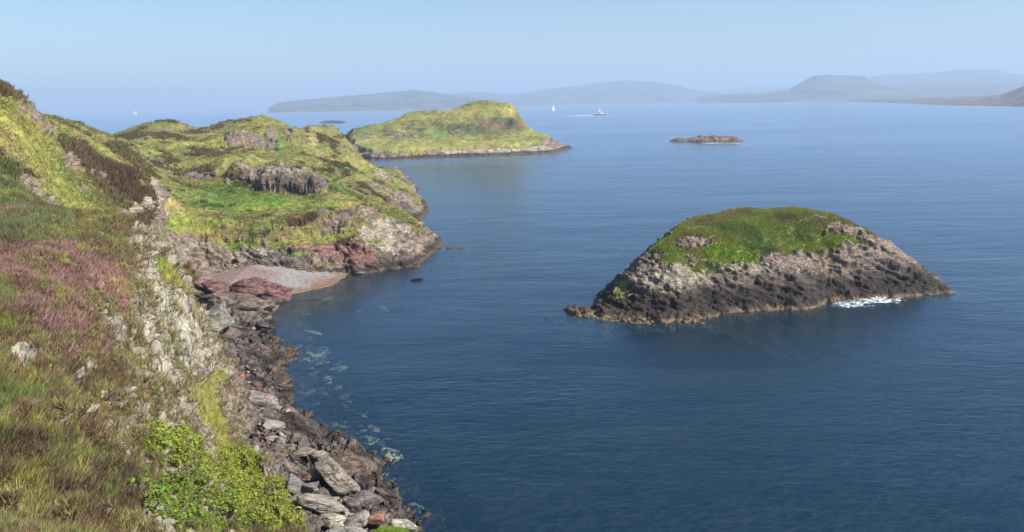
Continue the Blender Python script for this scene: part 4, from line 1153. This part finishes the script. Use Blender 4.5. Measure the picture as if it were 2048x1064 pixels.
nN2 = vnormals(VN, nnr, nnc)
inN = sdist(N_foot, VN[:, 0], VN[:, 1]) > -0.3
veg = (rockN < 0.45) & inN & (VN[:, 2] > 1.4)
green = coverN[:, 1] > coverN[:, 0] * 0.88
pinkness = np.clip((coverN[:, 2] - 0.05) / 0.03, 0, 1)
idx, r = pick(VN, nN2, veg & ~green, 85000, 1)
jitter = lambda k: np.stack([r.uniform(-.1, .1, k), r.uniform(-.1, .1, k), np.zeros(k)], 1)
tufts('heather', VN[idx] + jitter(len(idx)), coverN[idx], 9, 0.15 + 0.12 * sst(-0.3, 0.4, fbm(VN[idx], 0.7, 3, 5)), 0.05, 0.18, 1.0, label='purple and brown heather covering the near headland',
      tipcol=(0.35, 0.19, 0.185), tipp=pinkness[idx] * 0.45 * sst(-0.25, 0.3, fbm(VN[idx], 0.8, 4, 6)), seed=2, gain=1.6)
idx, r = pick(VN, nN2, veg & green, 34000, 3)
gc = coverN[idx] * 1.0
tufts('grass', VN[idx] + jitter(len(idx)), gc, 9, 0.24 * (0.6 + 0.8 * sst(-0.4, 0.4, fbm(VN[idx], 0.8, 3, 15))), 0.032, 0.16, 0.95, label='long green grass on the near slope', seed=4, gain=1.7)
sel = np.where((rockN > 0.5) & inN & (VN[:, 2] > 2.5) & (fbm(VN, 1.6, 4, 88) > 0.02))[0]
r = np.random.default_rng(6)
sel = r.choice(sel, 15000)
sel2 = sel
tc = np.array([[0.16, 0.15, 0.05], [0.11, 0.08, 0.04], [0.22, 0.18, 0.07]])[r.integers(0, 3, 15000)]
tufts('cliff_grass', VN[sel], tc, 7, 0.25, 0.035, 0.15, 0.8, label='dry grass tufts growing from the cliff rock', seed=7)
kk = np.where((rmK < 0.5) & (VK[:, 2] > 0.6))[0]
kk = np.random.default_rng(3).choice(kk, 3500)
tufts('knoll_grass', VK[kk], np.tile(np.array(COL['bg']), (len(kk), 1)), 8, 0.2, 0.03, 0.1, 0.6, label='bright green grass on the small rock knoll', seed=8)

nM2 = vnormals(VM, mnr, mnc)
vegM = (rockM < 0.4) & (VM[:, 2] > 1.5)
dkM = coverM.sum(1) < 0.26
idx, r = pick(VM, nM2, vegM & dkM, 26000, 11)
tufts('moorland_scrub', VM[idx], coverM[idx] * 0.95, 9, 0.55, 0.20, 0.5, 0.6, label='brown heather and bracken patches on the coastal hills', seed=12)
idx, r = pick(VM, nM2, vegM & ~dkM, 30000, 13)
tufts('hill_grass', VM[idx], coverM[idx] * 0.82, 6, 0.25, 0.10, 0.4, 0.9, label='yellow green grass over the coastal hills', seed=14)
nI2 = vnormals(VI, iny, inx)
# (cover arrays of the islet were kept as VIc etc.)
idx, r = pick(VI, nI2, (VIr < 0.45) & (VI[:, 2] > 3), 26000, 15)
tufts('turf_grass', VI[idx], VIc[idx], 7, 0.28, 0.07, 0.2, 0.8, parent=islet, seed=16, org=org)

def tube(name, a, b_, r, m, parent):
    a, b_ = np.array(a, float), np.array(b_, float)
    d = (b_ - a) / np.linalg.norm(b_ - a)
    t1 = np.cross(d, [0.3, 0.9, 0.1]); t1 /= np.linalg.norm(t1)
    t2 = np.cross(d, t1)
    V = []
    for p, rr in ((a, r), (b_, r * 0.7)):
        for k in range(8):
            an = k * math.pi / 4
            V.append(p + (t1 * math.cos(an) + t2 * math.sin(an)) * rr)
    F_ = [(k, (k + 1) % 8, 8 + (k + 1) % 8, 8 + k) for k in range(8)]
    return link(name, mesh_np(name, np.array(V), np.array(F_), [m]), parent=parent)

# bushes draped over the lower slope
def bush(px, py, rx, ry, rot, nleaf, label, seed, colr, hgt=0.9):
    u, v, w = project(VN)
    a = math.radians(rot)
    du, dv = (u - px), (v - py)
    e = np.hypot((du * math.cos(a) + dv * math.sin(a)) / rx, (-du * math.sin(a) + dv * math.cos(a)) / ry) + fbm(VN, 1.3, 4, seed, 0.6) * 0.6
    vis = (e < 1) & inN & (((CAM - VN) * nN2).sum(1) > 0)
    idx = np.where(vis)[0]
    r = np.random.default_rng(seed)
    idx = r.choice(idx, nleaf)
    cen = VN[np.where(vis)[0]].mean(0)
    P = VN[idx] + r.normal(0, 0.06, (nleaf, 3))
    lump = sst(-0.45, 0.35, fbm(P, 1.1, 4, seed + 1, 0.6)) * np.clip(1.25 - 1.1 * cells(P * np.array([1, 1, 0.6]), 0.62, seed)[0], 0.0, 1)
    keep = lump > 0.2
    P, lump, ee = P[keep], lump[keep], e[idx][keep]
    h = hgt * lump * (0.35 + 0.65 * np.sqrt(np.clip(1 - ee ** 2, 0, 1))) * (1 - 0.35 * r.random(len(P)) ** 2)
    nrm = nN2[idx][keep] * 0.6 + np.array([0.15, -0.1, 0.5])
    P = P + nrm * h[:, None]
    k = len(P)
    s = r.uniform(0.035, 0.09, k)[:, None]
    nn = np.array([0.25, -0.2, 0.9]) + r.normal(0, 0.45, (k, 3))
    nn /= np.linalg.norm(nn, axis=1, keepdims=True)
    t1 = np.cross(nn, r.normal(size=(k, 3)))
    t1 /= np.linalg.norm(t1, axis=1, keepdims=True)
    t2 = np.cross(nn, t1)
    V = np.stack([P - t1 * s * 1.2, P + t2 * s * 0.7, P + t1 * s * 1.2, P - t2 * s * 0.7], 1).reshape(-1, 3)
    cc = np.array(colr) * (1 + 0.45 * fbm(P, 0.5, 3, seed + 9))[:, None] * r.uniform(0.5, 1.35, (k, 1)) * np.array([1, 1, 1]) + r.uniform(-0.02, 0.03, (k, 1)) * np.array([1, 0.2, 0])
    brown = r.random(k) < 0.07
    cc[brown] = (0.14, 0.08, 0.03)
    root = link('bush', None, label=label, cat='bush', group='bright green bushes on the slope', loc=cen)
    link('foliage', mesh_np('foliage', V - cen, np.arange(len(V)).reshape(-1, 4), [M_LEAF], smooth=False, attrs=dict(tint=np.repeat(np.clip(cc, 0.003, 1), 4, 0))), parent=root)
    # stems: thin three-sided twigs
    bark = bpy.data.materials.get('twig_bark') or plain_mat('twig_bark', (0.10, 0.065, 0.04))
    for q in r.choice(len(P), 22):
        A = P[q] - nrm[q] * h[q]
        tube('stem', A - cen, P[q] + r.normal(0, 0.05, 3) - cen, 0.016, bark, root)
bush(345, 905, 78, 40, 22, 15000, 'upper bright green leafy bush under the cliff grass', 61, (0.190, 0.235, 0.032), 1.0)
bush(490, 985, 105, 60, 42, 30000, 'largest bright yellow green leafy bush above the rubble', 62, (0.205, 0.235, 0.032), 1.1)
bush(385, 1010, 110, 50, 20, 24000, 'darker green leafy bush at the picture bottom', 63, (0.130, 0.190, 0.026), 1.0)

# ------------------------------------------------------------------ surf and wake
m_foam, nt, b = newmat('foam_white')
g_ = nd(nt, 'ShaderNodeNewGeometry')
b.inputs['Base Color'].default_value = (0.8, 0.83, 0.85, 1)
b.inputs['Roughness'].default_value = 0.8
nt.links.new(ramp(nt, noise(nt, g_.outputs['Position'], 1.6, 6, 0.75, 0.5), [(0.44, 0.03), (0.62, 0.85)]), b.inputs['Alpha'])
def foam(name, x0, x1, y0, y1, centre, hgt, thr, scale, label, seed, parent=None):
    A_, B_ = G(x0, (y0 + y1) / 2), G(x1, (y0 + y1) / 2)
    L = np.linalg.norm(B_ - A_)
    c = (A_ + B_) / 2
    Wd = np.linalg.norm(G((x0 + x1) / 2, y0) - G((x0 + x1) / 2, y1))
    n1_, n2_ = 260, 90
    X, Y = np.meshgrid(np.linspace(-L / 2, L / 2, n1_), np.linspace(-Wd / 2, Wd / 2, n2_))
    X, Y = X.ravel(), Y.ravel()
    P_ = np.stack([X, Y, 0 * X], 1)
    yc = np.interp(X / L, *centre) * Wd
    e = 1 - np.abs(Y - yc) / (Wd * 0.30) - sst(0.3, 0.5, np.abs(X / L)) * 0.8
    q = e * 0.8 + fbm(P_ * np.array([0.6, 1, 1]), scale, 6, seed, 0.75) * 1.7
    Z_ = 0.02 + np.clip(q - thr, 0, 1) * hgt * (0.6 + 0.6 * fbm(P_, scale * 0.3, 3, seed + 4))
    V = np.stack([X, Y, np.maximum(Z_, 0.015)], 1)
    used, FF = vsub(V, grid_faces(n2_, n1_), q > thr)
    o = link(name, mesh_np(name, V[used], FF, [m_foam]), kind='stuff', label=label, parent=parent, loc=c)
    o.rotation_euler.z = math.atan2(B_[1] - A_[1], B_[0] - A_[0])
    return o
foam('surf', 1640, 1822, 583, 618, ([-0.5, -0.2, 0.1, 0.25, 0.5], [-0.25, -0.12, 0.02, 0.12, 0.06]), 0.5, 0.55, 1.0, 'white surf breaking on the right foot of the big islet', 3)
foam('surf', 1400, 1480, 284.5, 288, ([-0.5, 0.5], [0, 0]), 0.3, 0.6, 3.0, 'thin white surf along the low skerry', 5)
foam('wake', 1150, 1214, 230, 232.5, ([-0.5, 0.5], [0, 0]), 0.4, 0.35, 9.0, 'white wake trailing behind the fishing boat', 7)

# ------------------------------------------------------------------ boats
m_white = plain_mat('white_paint', (0.82, 0.82, 0.80), 0.35, 0.04)
m_sail = plain_mat('sail_cloth', (0.88, 0.88, 0.86), 0.8, 0.04)
m_dark = plain_mat('dark_hull_paint', (0.03, 0.05, 0.09), 0.4, 0.1)
m_metal = plain_mat('grey_metal', (0.35, 0.36, 0.37), 0.45, 0.1)
m_win = plain_mat('wheelhouse_glass', (0.03, 0.04, 0.05), 0.1, 0.1)
m_deck = plain_mat('deck_brown', (0.25, 0.17, 0.10), 0.7, 0.2)

def hull(name, L, B, Hh, m, parent, sheer=0.35):
    ns, nk = 24, 9
    V = []
    for i in range(ns):
        t = i / (ns - 1)
        x = (t - 0.5) * L
        wb = B / 2 * (1 - max(0, (t - 0.45) / 0.55) ** 2.2) * (0.82 + 0.18 * min(1, t * 4))
        top = Hh * (1 + sheer * (t ** 2.2))
        for k in range(nk):
            a = math.pi * k / (nk - 1)
            yy = -math.cos(a)
            s = math.sin(a)
            V.append((x + (0.06 * L * (t ** 3)) * (1 - s), wb * (abs(yy) ** 0.55) * np.sign(yy), top - (top + Hh * 0.35) * s ** 0.7))
    V = np.array(V)
    F_ = grid_faces(ns, nk)
    top = []
    for i in range(ns - 1):
        top.append((i * nk, (i + 1) * nk, (i + 1) * nk + nk - 1, i * nk + nk - 1))
    F_ = np.concatenate([F_, np.array(top)])
    return link(name, mesh_np(name, V, F_, [m]), parent=parent)

def box(name, c, s, m, parent, taper=1.0):
    x, y, z = s[0] / 2, s[1] / 2, s[2]
    V = []
    for zz, k in ((0, 1), (z, taper)):
        for a, b_ in ((-1, -1), (1, -1), (1, 1), (-1, 1)):
            V.append((c[0] + a * x * k, c[1] + b_ * y * k, c[2] + zz))
    F_ = [(0, 3, 2, 1), (4, 5, 6, 7), (0, 1, 5, 4), (1, 2, 6, 5), (2, 3, 7, 6), (3, 0, 4, 7)]
    return link(name, mesh_np(name, np.array(V), np.array(F_), [m], smooth=False), parent=parent)

def sail(name, p0, p1, p2, belly, parent, thick=0.06):
    """curved three-cornered cloth: tack p0, head p1, clew p2"""
    p0, p1, p2 = [np.array(p, float) for p in (p0, p1, p2)]
    n_ = 10
    front = []
    for i in range(n_ + 1):
        for j in range(n_ + 1):
            u_ = i / n_
            v_ = j / n_ * (1 - u_)
            p = p0 + (p1 - p0) * u_ + (p2 - p0) * v_
            y = belly * math.sin(math.pi * min(1, (v_ / (1 - u_ + 1e-6)))) * (1 - u_) ** 0.5
            front.append(p + np.array([0, y, 0]))
    A_ = np.array(front)
    V = np.concatenate([A_, A_ + np.array([0, thick, 0])])
    g_ = grid_faces(n_ + 1, n_ + 1)
    k = len(A_)
    rim = [i for i in range(0, n_ + 1)]
    F_ = np.concatenate([g_, g_[:, ::-1] + k, np.array([(rim[i], rim[i + 1], rim[i + 1] + k, rim[i] + k) for i in range(n_)])])
    return link(name, mesh_np(name, V, F_, [m_sail]), parent=parent)

def sailboat(px, py, heading, label, scale=1.0, at=None):
    P0 = G(px, py) if at is None else at
    root = link('sailboat', None, label=label, cat='sailboat', group='sailing boats on the open sea', loc=P0)
    hull('hull', 13, 3.8, 1.3, m_white, root)
    box('cabin', (-0.5, 0, 1.35), (4.5, 2.2, 0.7), m_white, root, 0.85)
    tube('mast', (0.8, 0, 1.4), (0.8, 0, 19.0), 0.14, m_metal, root)
    tube('boom', (0.8, 0, 2.8), (-4.8, 0.9, 2.9), 0.09, m_metal, root)
    sail('mainsail', (0.7, 0, 2.9), (0.7, 0, 18.6), (-4.8, 0.9, 3.0), 0.6, root)
    sail('jib', (6.3, 0, 2.0), (0.9, 0, 16.5), (-0.4, 1.1, 2.2), 0.7, root)
    root.rotation_euler.z = heading
    root.scale = (scale,) * 3
    return root
sailboat(1107, 221, math.radians(62), 'small white sailboat under sail left of the fishing boat', 0.95)
sailboat(270, 222, math.radians(20), 'tiny white sail on the far left horizon', 1.5, at=np.array([*D(270, 222, 6000)[:2], 0.0]))

def fishing_boat(px, py):
    root = link('fishing_boat', None, label='fishing boat with white wheelhouse and mast leaving a wake', cat='fishing boat', loc=G(px, py))
    h_ = hull('hull', 20, 6, 2.3, m_dark, root, 0.6)
    box('bulwark_band', (-1, 0, 2.32), (16, 5.0, 0.35), m_white, h_)
    box('deck', (-3, 0, 2.7), (9, 4.2, 0.15), m_deck, root)
    wh = box('wheelhouse', (2.8, 0, 2.7), (4.2, 3.6, 3.4), m_white, root, 0.92)
    box('window', (4.85, 0, 4.6), (0.12, 2.8, 0.8), m_win, wh)
    box('window', (2.8, -1.76, 4.6), (2.8, 0.1, 0.8), m_win, wh)
    box('roof', (2.8, 0, 6.12), (4.6, 3.9, 0.2), m_white, wh)
    tube('mast', (1.2, 0, 6.3), (1.0, 0, 12.0), 0.16, m_metal, root)
    tube('gantry_leg', (-7.5, -1.9, 2.4), (-7.0, -1.6, 8.0), 0.2, m_metal, root)
    tube('gantry_leg', (-7.5, 1.9, 2.4), (-7.0, 1.6, 8.0), 0.2, m_metal, root)
    tube('gantry_beam', (-7.0, -1.8, 7.9), (-7.0, 1.8, 7.9), 0.2, m_metal, root)
    tube('derrick', (0.9, 0, 7.0), (-5.5, 0, 9.5), 0.13, m_metal, root)
    tube('forestay_boom', (1.1, 0, 11.5), (9.8, 0, 4.0), 0.06, m_metal, root)
    sail('steadying_sail', (0.9, 0, 6.6), (1.0, 0, 11.6), (-3.4, 0.3, 7.0), 0.2, root)
    box('fish_hold_hatch', (-2.5, 0, 2.85), (2.0, 2.0, 0.7), m_metal, root, 0.9)
    root.rotation_euler.z = math.radians(6)
    return root
fishing_boat(1200, 231)

# ------------------------------------------------------------------ far hills
def hill_mat(name, c1, c2, S):
    m, nt, b = newmat(name)
    g_ = nd(nt, 'ShaderNodeNewGeometry')
    c = mixc(nt, ramp(nt, noise(nt, g_.outputs['Position'], 1 / S, 6, 0.65), [(0.42, 0.0), (0.58, 1.0)]), c1, c2)
    nt.links.new(c, b.inputs['Base Color'])
    b.inputs['Roughness'].default_value = 0.95
    b.inputs['Specular IOR Level'].default_value = 0.1
    return m
M_H1 = hill_mat('far_hill_moor', (0.035, 0.05, 0.022), (0.13, 0.11, 0.07), 140)
M_H2 = hill_mat('low_coast_moor', (0.05, 0.055, 0.025), (0.20, 0.15, 0.12), 45)

def range_(name, prof, dist, depth, seed, mat, rough=0.12, front=None, nd_=60):
    """prof = skyline (px,py); dist = distance of the crest; front = (px,py) of a waterline, else straight"""
    prof = np.array(prof, float)
    px = np.linspace(prof[0, 0], prof[-1, 0], int((prof[-1, 0] - prof[0, 0]) / 2) + 2)
    sky_y = np.interp(px, prof[:, 0], prof[:, 1])
    rows = []
    tt = np.linspace(-1, 1, nd_)
    dc = np.full(len(px), float(dist)) if np.isscalar(dist) else np.interp(px, *dist)
    if front is not None:
        fr_ = np.array(front, float)
        fy = np.interp(px, fr_[:, 0], fr_[:, 1])
    crest, az = [], []
    for i in range(len(px)):
        p = D(px[i], sky_y[i], dc[i])
        crest.append(p[2])
        az.append(math.atan2(p[0], p[1]))
    crest, az = np.array(crest), np.array(az)
    dep = np.full(len(px), float(depth))
    if front is not None:
        for i in range(len(px)):
            g_ = G(px[i], fy[i])
            dep[i] = dc[i] - math.hypot(g_[0], g_[1])
    V = []
    for t in tt:
        d = dc + t * dep
        k = 1 - abs(t) ** 1.4
        V.append(np.stack([np.sin(az) * d, np.cos(az) * d, crest * k + 0 * d], 1))
    V = np.concatenate(V)
    hmax = np.percentile(crest, 90)
    amp = np.tile(np.clip(crest / hmax, 0.05, 1), nd_)
    tk = np.repeat(1 - np.abs(tt) ** 2, len(px))
    V[:, 2] += fbm(V * np.array([1, 1, 0]), depth * 0.35, 5, seed, 0.55, ridged=True) * hmax * rough * amp * tk
    V[:, 2] += fbm(V * np.array([1, 1, 0]), depth * 0.06, 4, seed + 3, 0.55) * hmax * rough * 0.35 * amp * tk
    edge = np.repeat(np.abs(tt) > 0.999, len(px))
    V[edge, 2] = -4
    return link(name, mesh_np(name, V, grid_faces(nd_, len(px)), [mat]), kind='structure')
range_('far_hills', [(536, 217), (545, 211), (560, 205), (600, 200), (650, 196), (700, 191), (780, 187), (830, 182), (870, 187), (905, 191), (940, 194), (960, 198)], 5200, 900, 3, M_H1)
range_('far_hills', [(880, 190), (960, 186), (1040, 187), (1075, 184), (1100, 178), (1160, 173), (1205, 167), (1250, 163), (1300, 165), (1345, 170), (1380, 178), (1420, 185), (1450, 187), (1500, 186), (1560, 184)], 8200, 1300, 7, M_H1)
range_('far_hills', [(1380, 186), (1440, 181), (1500, 174), (1560, 172), (1600, 174), (1640, 180)], 11500, 1500, 9, M_H1)
range_('far_hills', [(1400, 193), (1480, 188), (1540, 184), (1580, 178), (1598, 168), (1618, 157), (1630, 153), (1650, 151), (1700, 151), (1730, 153), (1748, 165), (1765, 172), (1800, 180), (1840, 186)], 5600, 900, 11, M_H1, 0.05)
range_('far_hills', [(1700, 165), (1745, 156), (1800, 150), (1860, 147), (1920, 143), (1990, 142), (2030, 148), (2080, 154), (2180, 165)], 8800, 1400, 13, M_H1)
range_('far_hills', [(1740, 182), (1790, 172), (1840, 168), (1900, 163), (1960, 166), (2020, 168), (2080, 165), (2200, 170)], 6600, 1100, 15, M_H1)
range_('low_coast', [(1690, 203), (1720, 198), (1760, 199), (1820, 197.5), (1870, 196), (1920, 195), (1960, 194), (2000, 191), (2025, 183), (2050, 175), (2120, 160), (2200, 158)],
       ([1690, 1760, 1900, 2048, 2200], [4200, 3600, 2900, 2300, 2100]), 400, 17, M_H2, 0.22, front=[(1690, 203.5), (1760, 205), (1840, 208), (1900, 211), (1980, 212), (2048, 213), (2200, 216)])

# ------------------------------------------------------------------ air
hz = newmat('haze_air')
m, nt, b = hz
nt.nodes.remove(b)
pv = nd(nt, 'ShaderNodeVolumePrincipled')
pv.inputs['Color'].default_value = (0.55, 0.73, 1.0, 1)
pv.inputs['Density'].default_value = 2.3e-4
pv.inputs['Anisotropy'].default_value = 0.06
nt.links.new(pv.outputs[0], nt.nodes['Material Output'].inputs['Volume'])
x0, x1, y0, y1, z0, z1 = -16200, 16200, -1700, 16700, -12, 350
V = np.array([(x, y, z) for z in (z0, z1) for x, y in ((x0, y0), (x1, y0), (x1, y1), (x0, y1))], float)
link('haze', mesh_np('haze', V, np.array([(0, 3, 2, 1), (4, 5, 6, 7), (0, 1, 5, 4), (1, 2, 6, 5), (2, 3, 7, 6), (3, 0, 4, 7)]), [m], smooth=False), kind='stuff', label='pale blue summer haze over the sea')
